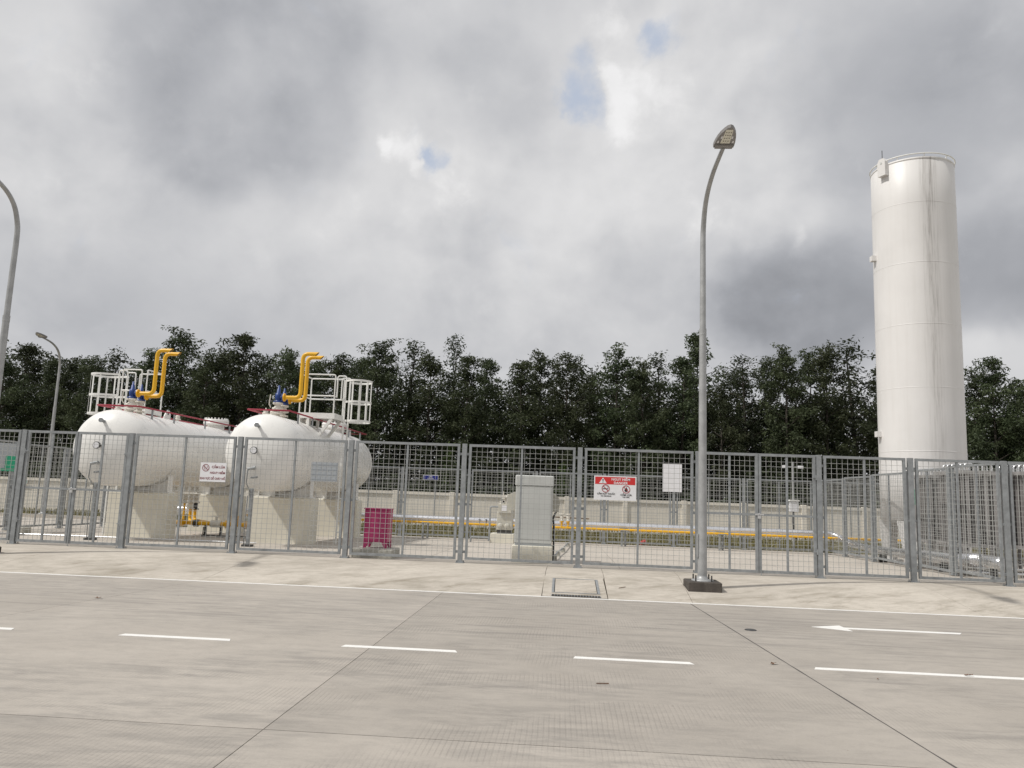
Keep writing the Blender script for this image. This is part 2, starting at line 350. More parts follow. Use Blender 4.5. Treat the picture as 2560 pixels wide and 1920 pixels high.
# ------------------------------------------------------------------ mesh helpers
class MB:
    """collects simple shapes; build() links them as ONE mesh object"""
    def __init__(self): self.v = []; self.f = []; self.sm = []
    def add(self, vs, fs, smooth=False):
        o = len(self.v); self.v += [tuple(p) for p in vs]
        self.f += [tuple(i + o for i in q) for q in fs]; self.sm += [smooth] * len(fs)
        return self
    def box(self, x0, x1, y0, y1, z0, z1):
        v = [(x0, y0, z0), (x1, y0, z0), (x1, y1, z0), (x0, y1, z0), (x0, y0, z1), (x1, y0, z1), (x1, y1, z1), (x0, y1, z1)]
        return self.add(v, [(0, 3, 2, 1), (4, 5, 6, 7), (0, 1, 5, 4), (1, 2, 6, 5), (2, 3, 7, 6), (3, 0, 4, 7)])
    def cbox(self, x0, x1, y0, y1, z0, z1, c=0.01):
        """box with its four upright edges and the top edge chamfered"""
        def ring(i, z):
            a, b, d, e = x0 + i, x1 - i, y0 + i, y1 - i
            return [(a + c, d, z), (b - c, d, z), (b, d + c, z), (b, e - c, z), (b - c, e, z), (a + c, e, z), (a, e - c, z), (a, d + c, z)]
        v = ring(0, z0) + ring(0, z1 - c) + ring(c, z1)
        f = [tuple(reversed(range(8)))]
        for k in (0, 8):
            for i in range(8): f.append((k + i, k + (i + 1) % 8, k + 8 + (i + 1) % 8, k + 8 + i))
        f.append(tuple(range(16, 24)))
        return self.add(v, f)
    def bar(self, p, q, wd, ht=None, up=(0, 0, 1)):
        p = Vector(p); q = Vector(q); ht = ht or wd
        d = (q - p).normalized(); u = Vector(up)
        if abs(d.dot(u)) > 0.95: u = Vector((0, 1, 0))
        s = d.cross(u).normalized() * wd / 2; t = s.cross(d).normalized() * ht / 2
        v = [p - s - t, p + s - t, p + s + t, p - s + t, q - s - t, q + s - t, q + s + t, q - s + t]
        return self.add(v, [(0, 1, 2, 3), (7, 6, 5, 4), (0, 4, 5, 1), (1, 5, 6, 2), (2, 6, 7, 3), (3, 7, 4, 0)])
    def tube(self, pts, r, n=10, caps=True, fillet=0.0, closed=False, seg=5):
        pts = [Vector(p) for p in pts]
        if fillet > 0:
            out = [pts[0]]
            for i in range(1, len(pts) - 1):
                a, b, c = pts[i - 1], pts[i], pts[i + 1]
                d1 = (a - b); d2 = (c - b); fl = min(fillet, d1.length * 0.49, d2.length * 0.49)
                p1 = b + d1.normalized() * fl; p2 = b + d2.normalized() * fl
                for k in range(seg + 1):
                    t = k / seg; out.append(p1 * (1 - t) ** 2 + b * 2 * t * (1 - t) + p2 * t * t)
            out.append(pts[-1]); pts = out
        rs = r if isinstance(r, (list, tuple)) else [r] * len(pts)
        if len(rs) != len(pts): rs = [rs[0] + (rs[-1] - rs[0]) * i / (len(pts) - 1) for i in range(len(pts))]
        v = []; N = len(pts); prev = None
        for i, p in enumerate(pts):
            if closed: t = pts[(i + 1) % N] - pts[i - 1]
            else: t = (pts[min(i + 1, N - 1)] - pts[max(i - 1, 0)])
            t.normalize()
            if prev is None:
                u = Vector((0, 0, 1)) if abs(t.z) < 0.9 else Vector((0, 1, 0))
                a = t.cross(u).normalized()
            else:
                a = (prev - t * prev.dot(t)).normalized()
            prev = a; b = t.cross(a)
            for k in range(n):
                an = 2 * PI * k / n; v.append(p + (a * math.cos(an) + b * math.sin(an)) * rs[i])
        f = []
        for i in range(N if closed else N - 1):
            j = (i + 1) % N
            for k in range(n): f.append((i * n + k, i * n + (k + 1) % n, j * n + (k + 1) % n, j * n + k))
        self.add(v, f, True)
        if caps and not closed:
            self.add(v[:n], [tuple(reversed(range(n)))]); self.add(v[-n:], [tuple(range(n))])
        return self
    def lathe(self, prof, c, axis='Z', n=24, smooth=True):
        """prof: (radius, distance along the axis) pairs"""
        v = []; c = Vector(c)
        for r, h in prof:
            for k in range(n):
                a = 2 * PI * k / n; x, y = r * math.cos(a), r * math.sin(a)
                o = {'Z': (x, y, h), 'Y': (x, h, y), 'X': (h, x, y)}[axis]
                v.append(c + Vector(o))
        f = []
        for i in range(len(prof) - 1):
            for k in range(n):
                q = (i * n + k, i * n + (k + 1) % n, (i + 1) * n + (k + 1) % n, (i + 1) * n + k)
                f.append(q if axis != 'Y' else q[::-1])
        self.add(v, f, smooth)
        for idx, rev in ((0, True), (len(prof) - 1, False)):
            if prof[idx][0] > 1e-5:
                ring = list(range(n)); rev2 = rev if axis != 'Y' else not rev
                self.add(v[idx * n:(idx + 1) * n], [tuple(ring[::-1] if rev2 else ring)])
        return self
    def cyl(self, p, q, r, n=12): return self.tube([p, q], r, n)
    def prism(self, poly, plane, a, b):
        """poly in 2D, extruded from a to b along the missing axis"""
        def mk(x, y, t): return {'XZ': (x, t, y), 'XY': (x, y, t), 'YZ': (t, x, y)}[plane]
        n = len(poly); v = [mk(x, y, a) for x, y in poly] + [mk(x, y, b) for x, y in poly]
        f = [tuple(range(n))[::-1], tuple(range(n, 2 * n))]
        for i in range(n): f.append((i, (i + 1) % n, n + (i + 1) % n, n + i))
        return self.add(v, f)
    def mesh(self, name, mat):
        me = bpy.data.meshes.new(name); me.from_pydata(self.v, [], self.f)
        me.materials.append(MAT[mat])
        me.polygons.foreach_set('use_smooth', self.sm)
        me.update()
        import bmesh
        bm = bmesh.new(); bm.from_mesh(me); bmesh.ops.recalc_face_normals(bm, faces=bm.faces); bm.to_mesh(me); bm.free()
        return me
    def build(self, name, mat, parent=None, **kw):
        """coordinates are world coordinates; the parent's location is taken off"""
        if parent is not None:
            off = world_loc(parent); self.v = [(x - off[0], y - off[1], z - off[2]) for x, y, z in self.v]
        o = bpy.data.objects.new(name, self.mesh(name, mat)); COL.objects.link(o)
        if parent is not None: o.parent = parent
        tag(o, **kw)
        return o
    def thing(self, name, mat, label, cat, group=None, **kw):
        """a thing that is one mesh, origin at its base"""
        a = np.array(self.v); c = (a[:, 0].mean(), a[:, 1].mean(), a[:, 2].min())
        self.v = [tuple(p) for p in (a - np.array(c))]
        o = bpy.data.objects.new(name, self.mesh(name, mat)); COL.objects.link(o); o.location = c
        tag(o, label, cat, group, **kw)
        return o

WL = {}
def world_loc(o):
    x = Vector((0, 0, 0))
    while o is not None: x = x + o.location; o = o.parent
    return x
def tag(o, label=None, cat=None, group=None, kind=None):
    if label: o['label'] = label
    if cat: o['category'] = cat
    if group: o['group'] = group
    if kind: o['kind'] = kind
def empty(name, loc, label=None, cat=None, group=None, kind=None):
    o = bpy.data.objects.new(name, None); COL.objects.link(o); o.location = loc
    o.empty_display_size = 0.2
    tag(o, label, cat, group, kind); return o
def inst(name, me, parent, loc, rz=0.0, **kw):
    o = bpy.data.objects.new(name, me); COL.objects.link(o); o.parent = parent; o.location = loc; o.rotation_euler = (0, 0, rz)
    tag(o, **kw); return o
def copy_tree(o, parent=None, loc=None):
    c = o.copy(); COL.objects.link(c)
    if parent is not None: c.parent = parent
    if loc is not None: c.location = loc
    for ch in list(o.children): copy_tree(ch, c)
    return c
def slab_z(y): return 0.2 - 0.018 * (y - FENCE_Y)
def apron_z(y):
    if y < 12.95: return 0.0
    t = min((y - 12.95) / 2.25, 1.0); return 0.2 * (1 - (1 - t) ** 1.25)

def sheet_text(mb, body, size, x, y, z, align='CENTER', bold=0.0, sx=1.0, depth=0.0015):
    """lettering as flat raised print, standing upright and facing -Y; (x, z) = anchor on the baseline"""
    cu = bpy.data.curves.new('lettering', 'FONT'); cu.body = body; cu.size = size; cu.align_x = align
    cu.offset = bold; cu.extrude = depth / 2; cu.resolution_u = 3
    ob = bpy.data.objects.new('lettering', cu); COL.objects.link(ob)
    bpy.context.view_layer.update()
    ev = ob.evaluated_get(bpy.context.evaluated_depsgraph_get()); me = ev.to_mesh()
    vs = [(x + p.co.x * sx, y - p.co.z, z + p.co.y) for p in me.vertices]
    fs = [tuple(p.vertices) for p in me.polygons]
    mb.add(vs, fs); ev.to_mesh_clear()
    bpy.data.objects.remove(ob); bpy.data.curves.remove(cu)
def ring_xz(mb, x, z, ro, ri, y0, y1, n=32):
    v = []; f = []
    for k in range(n):
        a = 2 * PI * k / n; c, s = math.cos(a), math.sin(a)
        v += [(x + ro * c, y0, z + ro * s), (x + ri * c, y0, z + ri * s), (x + ro * c, y1, z + ro * s), (x + ri * c, y1, z + ri * s)]
    for k in range(n):
        a, b = 4 * k, 4 * ((k + 1) % n)
        f += [(a, a + 1, b + 1, b), (a, b, b + 2, a + 2), (a + 1, a + 3, b + 3, b + 1)]
    mb.add(v, f)

# ------------------------------------------------------------------ ground, road, apron, compound slab
def disc(R, z):
    m = MB(); n = 64
    rings = [0.0, 30.0, 80.0, 200.0, 600.0, R]
    v = [(0, 0, z)]
    for r in rings[1:]:
        v += [(r * math.cos(2 * PI * k / n), r * math.sin(2 * PI * k / n), z) for k in range(n)]
    f = [(0, 1 + k, 1 + (k + 1) % n) for k in range(n)]
    for i in range(len(rings) - 2):
        a = 1 + i * n; b = a + n
        f += [(a + k, b + k, b + (k + 1) % n, a + (k + 1) % n) for k in range(n)]
    return m.add(v, f)
disc(2500, -0.12).build('ground', 'ground_soil', kind='structure')

road = empty('road', (0, 0, 0), kind='structure')
# bed below the slabs shows dark in the joints
MB().box(-40, 40, -14, 12.93, -0.11, -0.022).build('road_bed', 'joint_tar', road)
def quad_slab(c, z0, z1): return MB().prism(c, 'XY', z0, z1)
G = 0.0035
JX = {  # x of each cross joint at y = 12.93 and y = 5.4 and y = -14
    0: (-39.9, -39.9, -39.9), 1: (-18.0, -19.3, -20), 2: (-14.0, -15.0, -16), 3: (-10.0, -10.9, -12), 4: (-6.0, -6.95, -8), 5: (-1.90, -1.98, -2.1),
    6: (2.055, 2.57, 3.7), 7: (6.2, 6.9, 8.2), 8: (10.4, 11.3, 13), 9: (14.6, 15.6, 17), 10: (39.9, 39.9, 39.9)}
wide = {6: 0.006}
for i in range(10):
    a, b = JX[i], JX[i + 1]; ga, gb = wide.get(i, G), wide.get(i + 1, G)
    quad_slab([(a[1] + ga, 5.415), (b[1] - gb, 5.415), (b[0] - gb, 12.925), (a[0] + ga, 12.925)], -0.03, 0.0).build('slab', 'road_concrete', road)
    quad_slab([(a[2] + ga, -14), (b[2] - gb, -14), (b[1] - gb, 5.405), (a[1] + ga, 5.405)], -0.03, 0.0).build('slab', 'road_concrete', road)
def mark(poly, name): MB().prism(poly, 'XY', 0.0005, 0.004).build(name, 'line_white', road)
for k in range(-5, 1):
    x0 = 0.15 + 2.40 * k; x1 = x0 + 1.215
    mark([(x0, 8.21), (x1, 8.21), (x1 - 0.035, 8.31), (x0 + 0.02, 8.31)], 'lane_dash')
mark([(2.56, 8.27), (24, 8.27), (24, 8.37), (2.60, 8.37)], 'lane_line')
mark([(-39, 12.82), (39, 12.82), (39, 12.90), (-39, 12.90)], 'edge_line')
mark([(3.38, 11.02), (3.84, 10.80), (3.83, 10.965), (5.28, 10.965), (5.36, 11.085), (3.83, 11.085), (3.82, 11.24)], 'lane_arrow')
rs = random.Random(8); L_, R_ = [], []
for k in range(41):
    y = 2.0 + 10.75 * k / 40
    xj = 2.055 + (2.57 - 2.055) * (12.93 - y) / 7.53 if y > 5.4 else 2.57 + (3.7 - 2.57) * (5.4 - y) / 19.4
    hw = 0.005 + rs.uniform(0, 0.006); L_.append((xj - hw, y)); R_.append((xj + hw, y))
MB().add([(x, y, 0.0012) for x, y in L_] + [(x, y, 0.0012) for x, y in R_], [(k, 41 + k, 42 + k, k + 1) for k in range(40)]).build('joint_seal', 'seal_dark', road)
MB().lathe([(0.075, 0.0005), (0.075, 0.006), (0.065, 0.009), (0.0, 0.009)], (2.46, 10.52, 0), n=20).thing('valve_cover', 'dark_steel', 'small dark round cover set in the road beside the tarred joint', 'cover')

# sloping apron between the road and the fence, cast in bays
apron = empty('apron', (0, 0, 0), kind='structure')
def apron_bay(x0, x1, sk0=0.0, sk1=0.0, ylo=12.935, yhi=15.99):
    ys = [ylo + (yhi - ylo) * t / 14 for t in range(15)]
    v = []; f = []
    for y in ys:
        t = (y - 12.935) / 3.05; z = apron_z(y); a = x0 + sk0 * t + 0.004; b = x1 + sk1 * t - 0.004
        v += [(a, y, -0.1), (a, y, z), (b, y, z), (b, y, -0.1)]
    for i in range(14):
        o = 4 * i
        for q in ((0, 1, 5, 4), (1, 2, 6, 5), (2, 3, 7, 6), (3, 0, 4, 7)): f.append(tuple(o + k for k in q))
    f += [(0, 3, 2, 1), (56, 57, 58, 59)]
    MB().add(v, f).build('bay', 'apron_concrete', apron)
edges = [(-40, 0), (-22, 0), (-14, 0.15), (-10, 0.1), (-6.0, 0.1), (-0.30, 0.03), (0.775, 0.03), (2.12, 0.12), (6.6, 0.1), (8.3, 0.9), (12.4, .3), (24, 0), (40, 0)]
for (a, s), (b, t) in zip(edges[:-1], edges[1:]):
    if a == -0.30: apron_bay(a, b, s, t, 14.52, 15.99)
    else: apron_bay(a, b, s, t)

# compound slab behind the fence
yard = empty('compound_slab', (0, 0, 0), kind='structure')
def yard_bay(x0, x1, y0, y1):
    g = 0.005
    v = [(x0 + g, y0 + g, -0.3), (x1 - g, y0 + g, -0.3), (x1 - g, y1 - g, -0.3), (x0 + g, y1 - g, -0.3)]
    v += [(x, y, slab_z(y)) for x, y, _ in v]
    MB().add(v, [(0, 3, 2, 1), (4, 5, 6, 7), (0, 1, 5, 4), (1, 2, 6, 5), (2, 3, 7, 6), (3, 0, 4, 7)]).build('bay', 'slab_concrete', yard)
xs = [-40, -30, -22, -15.2, -11.0, -6.8, -2.9, 1.2, 5.0, 8.9, 13.0, 18, 26]
for i in range(len(xs) - 1):
    ys = [15.99, 19.8, 23.7, 27.55]
    if xs[i + 1] <= -15: ys = [15.99, 20.5, 25.5, 30.7]
    for j in range(len(ys) - 1): yard_bay(xs[i], xs[i + 1], ys[j], ys[j + 1])
MB().box(-40, -15.2, 30.7, 30.95, -0.2, 0.06).build('kerb', 'apron_concrete', kind='structure')

# thin grass on the verge
def leaves_mesh(name, mat, pos, size, rng, droop=0.5, aspect=0.38, tri=False):
    """one small bent leaf (two triangles) per position"""
    n = len(pos)
    az = rng.uniform(0, 2 * PI, n); el = rng.normal(-droop, 0.55, n)
    d = np.stack([np.cos(az) * np.cos(el), np.sin(az) * np.cos(el), np.sin(el)], 1)
    u = rng.normal(size=(n, 3)); s = np.cross(d, u); s /= np.linalg.norm(s, axis=1, keepdims=True) + 1e-9
    nn = np.cross(d, s)
    L = (size * rng.uniform(0.65, 1.3, n))[:, None]; Wd = L * aspect / 2
    v = np.empty((n, 4, 3))
    v[:, 0] = pos; v[:, 1] = pos + d * L * 0.5 + s * Wd + nn * L * 0.06
    v[:, 2] = pos + d * L; v[:, 3] = pos + d * L * 0.5 - s * Wd + nn * L * 0.06
    if tri: idx = np.array([0, 1, 3]); nf = n
    me = bpy.data.meshes.new(name)
    me.vertices.add(4 * n); me.vertices.foreach_set('co', v.astype(np.float32).ravel())
    loops = (np.arange(n)[:, None] * 4 + np.array([0, 1, 2, 3])).ravel()
    me.loops.add(4 * n); me.loops.foreach_set('vertex_index', loops.astype(np.int32))
    me.polygons.add(n); me.polygons.foreach_set('loop_start', (np.arange(n) * 4).astype(np.int32))
    try: me.polygons.foreach_set('loop_total', np.full(n, 4, np.int32))
    except Exception: pass
    me.materials.append(MAT[mat]); me.update(calc_edges=True); me.validate()
    return me
rng = np.random.default_rng(5)
n = 26000
gp = np.stack([rng.uniform(-26, 18, n), rng.uniform(27.58, 36.7, n), np.full(n, -0.12)], 1)
gp = gp[(gp[:, 0] > -15.2) | (gp[:, 1] > 30.98)]
gr = bpy.data.objects.new('grass', leaves_mesh('grass', 'grass_blade', gp, 0.22, rng, droop=-0.9, aspect=0.22)); COL.objects.link(gr)
tag(gr, 'dry olive grass growing along the foot of the precast wall', 'grass', kind='stuff')

# ------------------------------------------------------------------ precast boundary wall
wall = empty('boundary_wall', (0, 37, -0.12), 'long cream precast concrete wall with pillars below the dark trees', 'wall')
px0, pitch, npil = -40.6, 2.72, 28
pil = MB().cbox(-0.11, 0.11, -0.13, 0.13, 0, 1.66, 0.012).mesh('pillar', 'wall_cream')
pan = MB().box(-pitch / 2 + 0.112, pitch / 2 - 0.112, -0.05, 0.05, 0, 0.50)
pan2 = MB().box(-pitch / 2 + 0.112, pitch / 2 - 0.112, -0.045, 0.045, 0.505, 1.50).mesh('wall_panel', 'wall_cream')
pan = pan.mesh('wall_panel', 'wall_cream')
cop = MB().box(-pitch / 2 + 0.112, pitch / 2 - 0.112, -0.11, 0.11, 1.503, 1.63).mesh('coping', 'wall_cream')
for i in range(npil):
    x = px0 + pitch * i
    inst('pillar', pil, wall, (x, 0, 0))
    if i < npil - 1:
        inst('wall_panel', pan, wall, (x + pitch / 2, 0, 0)); inst('wall_panel', pan2, wall, (x + pitch / 2, 0, 0)); inst('coping', cop, wall, (x + pitch / 2, 0, 0))

# ------------------------------------------------------------------ trees
def tree_meshes(seed, h, w_, n_leaf, leaf, mat, taper=0.5):
    rng = np.random.default_rng(seed); rd = random.Random(seed)
    tr = MB()
    lean = rd.uniform(-0.35, 0.35)
    stem = [(0, 0, -0.2), (lean * 0.3, 0.05, h * 0.3), (lean * 0.7, 0.0, h * 0.62), (lean, rd.uniform(-.2, .2), h * 0.93)]
    tr.tube(stem, [0.11, 0.085, 0.055, 0.015], 7)
    centers = []; rad = []
    nb = 40
    for k in range(nb):
        t = 0.10 + 0.88 * (k + rd.random()) / nb
        z = h * t; az = k * 2.4 + rd.uniform(-0.5, 0.5)
        prof = w_ / 2 * (0.62 + 0.5 * t / 0.4 if t < 0.4 else 1.12 * max(1 - ((t - 0.4) / 0.63) ** (2.3 - taper), 0.05))
        reach = prof * rd.uniform(0.55, 1.05)
        bx = lean * t; p = Vector((bx, 0, z - 0.35 * reach)); q = Vector((bx + math.cos(az) * reach, math.sin(az) * reach, z + 0.18 * reach))
        tr.tube([p, (p + q) / 2 + Vector((0, 0, 0.08)), q], [0.03, 0.02, 0.008], 5, caps=False)
        for m in range(5):
            c = p + (q - p) * rd.uniform(0.35, 1.1) + Vector((rd.gauss(0, .18), rd.gauss(0, .18), rd.gauss(0.05, .22)))
            centers.append(c); rad.append(rd.uniform(0.20, 0.50) * (1.0 if t < 0.7 else 0.75))
    for m in range(5):
        centers.append(Vector((lean + rd.gauss(0, .10), rd.gauss(0, .10), h * rd.uniform(0.90, 1.0)))); rad.append(0.22)
    C = np.array([tuple(c) for c in centers]); R = np.array(rad)
    wgt = R ** 2 / (R ** 2).sum()
    idx = rng.choice(len(C), n_leaf, p=wgt)
    dirs = rng.normal(size=(n_leaf, 3)); dirs /= np.linalg.norm(dirs, axis=1, keepdims=True)
    pos = C[idx] + dirs * (R[idx] * rng.uniform(0.25, 1.0, n_leaf) ** 0.6)[:, None] * np.array([1.15, 1.15, 0.8])
    return tr.mesh('trunk', 'bark'), leaves_mesh('crown', mat, pos, leaf, rng, 0.35)
DARK = [tree_meshes(11 + i, 9.0, [4.0, 3.3, 4.6, 3.6, 4.2, 3.0, 3.8][i], 15000, 0.165, 'leaf_dark', [0.45, 0.1, 0.9, 0.3, 0.6, -0.4, 0.75][i]) for i in range(7)]
PALE = [tree_meshes(31 + i, 9.0, [2.6, 2.3][i], 4600, 0.16, 'leaf_pale', 0.3) for i in range(2)]
TREES = [
    (-30.18, 39.5, 7.93, 'd', 1.0, 'dark tree at the far left edge, behind the curved lamp pole'),
    (-30.35, 41.3, 8.91, 'd', 1.0, 'dark rounded tree left of the small distant lamp'),
    (-28.01, 40.2, 7.72, 'd', 1.0, 'dark tree directly behind the small distant lamp'),
    (-28.25, 42.5, 8.37, 'd', 1.0, 'dark tree just right of the small distant lamp'),
    (-25.23, 39.5, 8.0, 'd', 1.0, 'dark tree above the left edge of the left ladder cage'),
    (-24.94, 41.3, 8.69, 'p', 1.3, 'pale thin tree rising above the left ladder cage'),
    (-22.57, 40.2, 8.44, 'd', 1.0, 'dark tree directly behind the left pair of yellow vent pipes'),
    (-21.92, 42.5, 10.07, 'd', 1.1, 'tallest dark tree just right of the left yellow vent pipes'),
    (-19.23, 39.5, 8.25, 'd', 1.0, 'lower dark tree right of the tall tree by the left vent pipes'),
    (-19.2, 41.3, 8.73, 'd', 1.0, 'dark tree above the bolted manhole of the leftmost tank'),
    (-17.36, 40.2, 9.59, 'd', 1.1, 'tall dark tree midway between the two pairs of yellow vent pipes'),
    (-16.75, 42.5, 8.66, 'p', 1.0, 'thin greyish tree above the near end of the right gas tank'),
    (-14.61, 39.5, 8.68, 'd', 0.95, 'dark tree just left of the right yellow vent pipes'),
    (-13.73, 41.3, 8.26, 'd', 0.95, 'low dark tree directly behind the right yellow vent pipes'),
    (-12.06, 40.2, 8.55, 'd', 1.0, 'dark tree above the platform railing of the right tank'),
    (-11.41, 42.5, 8.79, 'd', 1.0, 'dark tree directly above the right ladder cage'),
    (-9.75, 39.5, 9.12, 'd', 1.05, 'tall dark tree just right of the right ladder cage'),
    (-8.7, 41.3, 9.52, 'p', 1.3, 'light leaved tree beside the tall one right of the ladder cage'),
    (-7.14, 40.2, 8.72, 'd', 1.0, 'dark tree left of the thin pale pointed tree'),
    (-6.16, 42.5, 10.05, 'p', 1.0, 'thin pale pointed tree above the fence post left of the blue sign'),
    (-5.06, 39.5, 8.35, 'd', 1.0, 'dark tree at the right foot of the thin pale pointed tree'),
    (-4.09, 41.3, 8.73, 'd', 0.8, 'small topped dark tree above the vaporizer box'),
    (-2.25, 40.2, 8.24, 'd', 1.2, 'broad rounded dark tree above the grey cabinet'),
    (-1.43, 42.5, 9.37, 'd', 0.9, 'very dark twin topped tree right of the broad rounded one'),
    (0.11, 39.5, 8.79, 'd', 0.9, 'narrow tree with rounded top above the left edge of the danger sign'),
    (1.3, 41.3, 7.88, 'd', 0.9, 'low tree in the dip of the skyline above the danger sign'),
    (2.47, 40.2, 9.05, 'd', 1.0, 'tree with round top above the right part of the danger sign'),
    (3.87, 42.5, 8.31, 'd', 0.9, 'low tree just right of the round topped tree over the danger sign'),
    (4.06, 39.5, 8.33, 'd', 0.9, 'middling tree left of the yellowish topped tree'),
    (5.22, 41.3, 9.16, 'p', 1.2, 'yellowish topped tree left of the tall lamp'),
    (5.91, 40.2, 8.89, 'd', 0.9, 'dark tree between the yellowish topped tree and the tall lamp'),
    (7.08, 42.5, 10.35, 'd', 0.95, 'tall tree whose top touches the pole of the tall lamp'),
    (7.9, 39.5, 7.43, 'd', 0.9, 'lowest tree in the gap right of the tall lamp'),
    (8.99, 41.3, 8.46, 'd', 0.9, 'tree sloping up right of the gap beside the tall lamp'),
    (9.5, 40.2, 9.14, 'p', 1.2, 'slim greyish tree above the padlocked right gate'),
    (11.04, 42.5, 9.34, 'd', 0.95, 'dark tree right of the slim greyish one over the right gate'),
    (11.07, 39.5, 9.25, 'd', 0.95, 'twin topped dark tree above the camera pole'),
    (12.55, 41.3, 9.42, 'd', 0.9, 'dark tree between the camera pole and the side fence'),
    (13.25, 40.2, 9.6, 'd', 0.95, 'tall narrow dark tree above the start of the side fence'),
    (15.68, 42.5, 10.4, 'p', 1.5, 'feathery grey green tree touching the left side of the tall tank'),
    (15.78, 39.5, 8.35, 'd', 1.0, 'dark tree hidden mostly behind the tall white tank'),
    (21.17, 41.3, 8.77, 'd', 1.0, 'dark tree touching the right side of the tall white tank'),
    (21.46, 40.2, 9.01, 'd', 0.95, 'pointed dark tree a little right of the tall white tank'),
    (23.9, 42.5, 8.48, 'd', 0.95, 'dark tree near the right edge of the picture'),
    (23.1, 39.5, 8.19, 'd', 1.0, 'dark tree cut by the right edge of the picture'),
]
for i, (x, y, top, kind, wsc, label) in enumerate(TREES):
    tm, cm = (DARK[(i * 3 + i // 7) % 7] if kind == 'd' else PALE[i % 2])
    e = empty('tree', (x, y, -0.12), label, 'tree', 'trees standing behind the precast wall')
    s = (top + 0.12) / 9.0
    e.scale = (s * wsc, s * wsc, s); e.rotation_euler = (0, 0, i * 2.39)
    inst('trunk', tm, e, (0, 0, 0)); inst('crown', cm, e, (0, 0, 0))
# the rest of the wood, one mass
rng = np.random.default_rng(77)
pos = []
def canopy_top(x): return 8.5 + 0.5 * math.sin(x * 0.37 + 1.0) + 0.4 * math.sin(x * 0.93) + (0.55 if x < -8 else (-0.8 if x > 6 else 0.1))
NW = 300000
X = rng.uniform(-75, 75, NW * 2)
keepw = rng.random(NW * 2) < np.where(np.abs(X + 3) < 36, 1.0, 0.45); X = X[keepw][:NW]
Yw = rng.uniform(41.5, 51, len(X)); T = np.array([canopy_top(a) for a in X])
cl = rng.integers(0, 2600, len(X)); cx = rng.uniform(-1, 1, (2600, 3))
Zw = rng.random(len(X)) ** 0.85 * T * 0.93
P = np.stack([X, Yw, Zw], 1)
# gather the leaves into clumps
g = 1.15; cell = np.floor(P / g); jit = np.stack([np.sin(cell @ np.array([12.9, 78.2, 37.7])) * 43758.5, np.sin(cell @ np.array([93.9, 17.2, 5.7])) * 24634.6, np.sin(cell @ np.array([41.3, 29.7, 61.1])) * 13758.5], 1) % 1.0
cen = (cell + 0.25 + 0.5 * jit) * g
P = cen + (P - cen) * 0.86
P[:, 2] = np.maximum(P[:, 2], 0.0)
wo_ = bpy.data.objects.new('wood', leaves_mesh('wood', 'leaf_wood', P, 0.21, rng, 0.3, 0.45)); COL.objects.link(wo_)
tag(wo_, 'dense dark mass of trees filling the wood behind the front row', 'wood', kind='stuff')
# undergrowth right behind the wall
n = 46000
X = rng.uniform(-45, 40, n); hgt = 2.1 + 0.7 * np.sin(X * 0.8) + 0.5 * np.sin(X * 2.1 + 1)
P = np.stack([X, rng.uniform(37.6, 39.6, n), rng.random(n) ** 0.8 * hgt + 0.1], 1)
cell = np.floor(P / 0.7); cen = (cell + 0.5) * 0.7; P = cen + (P - cen) * 0.85
ub = bpy.data.objects.new('undergrowth', leaves_mesh('undergrowth', 'leaf_dark', P, 0.20, rng, 0.1, 0.4)); COL.objects.link(ub)
tag(ub, 'tangled undergrowth along the back of the precast wall', 'undergrowth', kind='stuff')
# a few brighter saplings
def sapling(x, y, h, label, seed):
    rng = np.random.default_rng(seed); n = 700
    t = rng.random(n); r = 0.42 * (1 - t * 0.7); a = rng.uniform(0, 2 * PI, n)
    p = np.stack([r * np.cos(a) * rng.random(n), r * np.sin(a) * rng.random(n), 0.25 * h + t * 0.75 * h], 1)
    e = empty('sapling', (x, y, -0.12), label, 'sapling', 'light green saplings by the wall')
    inst('crown', leaves_mesh('crown', 'leaf_bush', p, 0.2, rng, 0.2, 0.32), e, (0, 0, 0))
    inst('stem', MB().tube([(0, 0, 0), (0.03, 0, h * 0.5), (0, 0, h * 0.95)], [0.025, 0.02, 0.008], 6).mesh('stem', 'bark'), e, (0, 0, 0))
sapling(-5.6, 38.0, 4.0, 'light green sapling behind the wall, above and left of the blue station sign', 3)
sapling(0.05, 38.2, 3.3, 'light green sapling behind the wall just right of the grey cabinet', 4)
sapling(-22.6, 38.0, 3.5, 'light green sapling behind the wall, left of the white gas tanks', 6)

# ------------------------------------------------------------------ wire mesh fences
H = 2.40
def wire_mesh_mb(w0, w1, z0, z1, nx, nz, r=0.0032, y=0.0, skip=None):
    m = MB()
    for i in range(1, nx):
        x = w0 + (w1 - w0) * i / nx; m.box(x - r, x + r, y - r, y + r, z0, z1)
    for j in range(1, nz):
        z = z0 + (z1 - z0) * j / nz; m.box(w0, w1, y - r + 2 * r, y + r + 2 * r, z - r, z + r)
    return m
def frame_mb(w0, w1, z0, z1, bars=(0.5,), rail=None, t=0.05):
    m = MB(); h = t / 2
    m.box(w0, w0 + t, -h, h, z0, z1); m.box(w1 - t, w1, -h, h, z0, z1)
    m.box(w0 + t, w1 - t, -h, h, z1 - t, z1); m.box(w0 + t, w1 - t, -h, h, z0, z0 + t)
    for b in bars:
        x = w0 + (w1 - w0) * b; m.box(x - 0.02, x + 0.02, -h + 0.008, h - 0.008, z0 + t, z1 - t)
    if rail: m.box(w0 + t, w1 - t, -h + 0.011, h - 0.011, rail - 0.022, rail + 0.022)
    return m
ME = {}
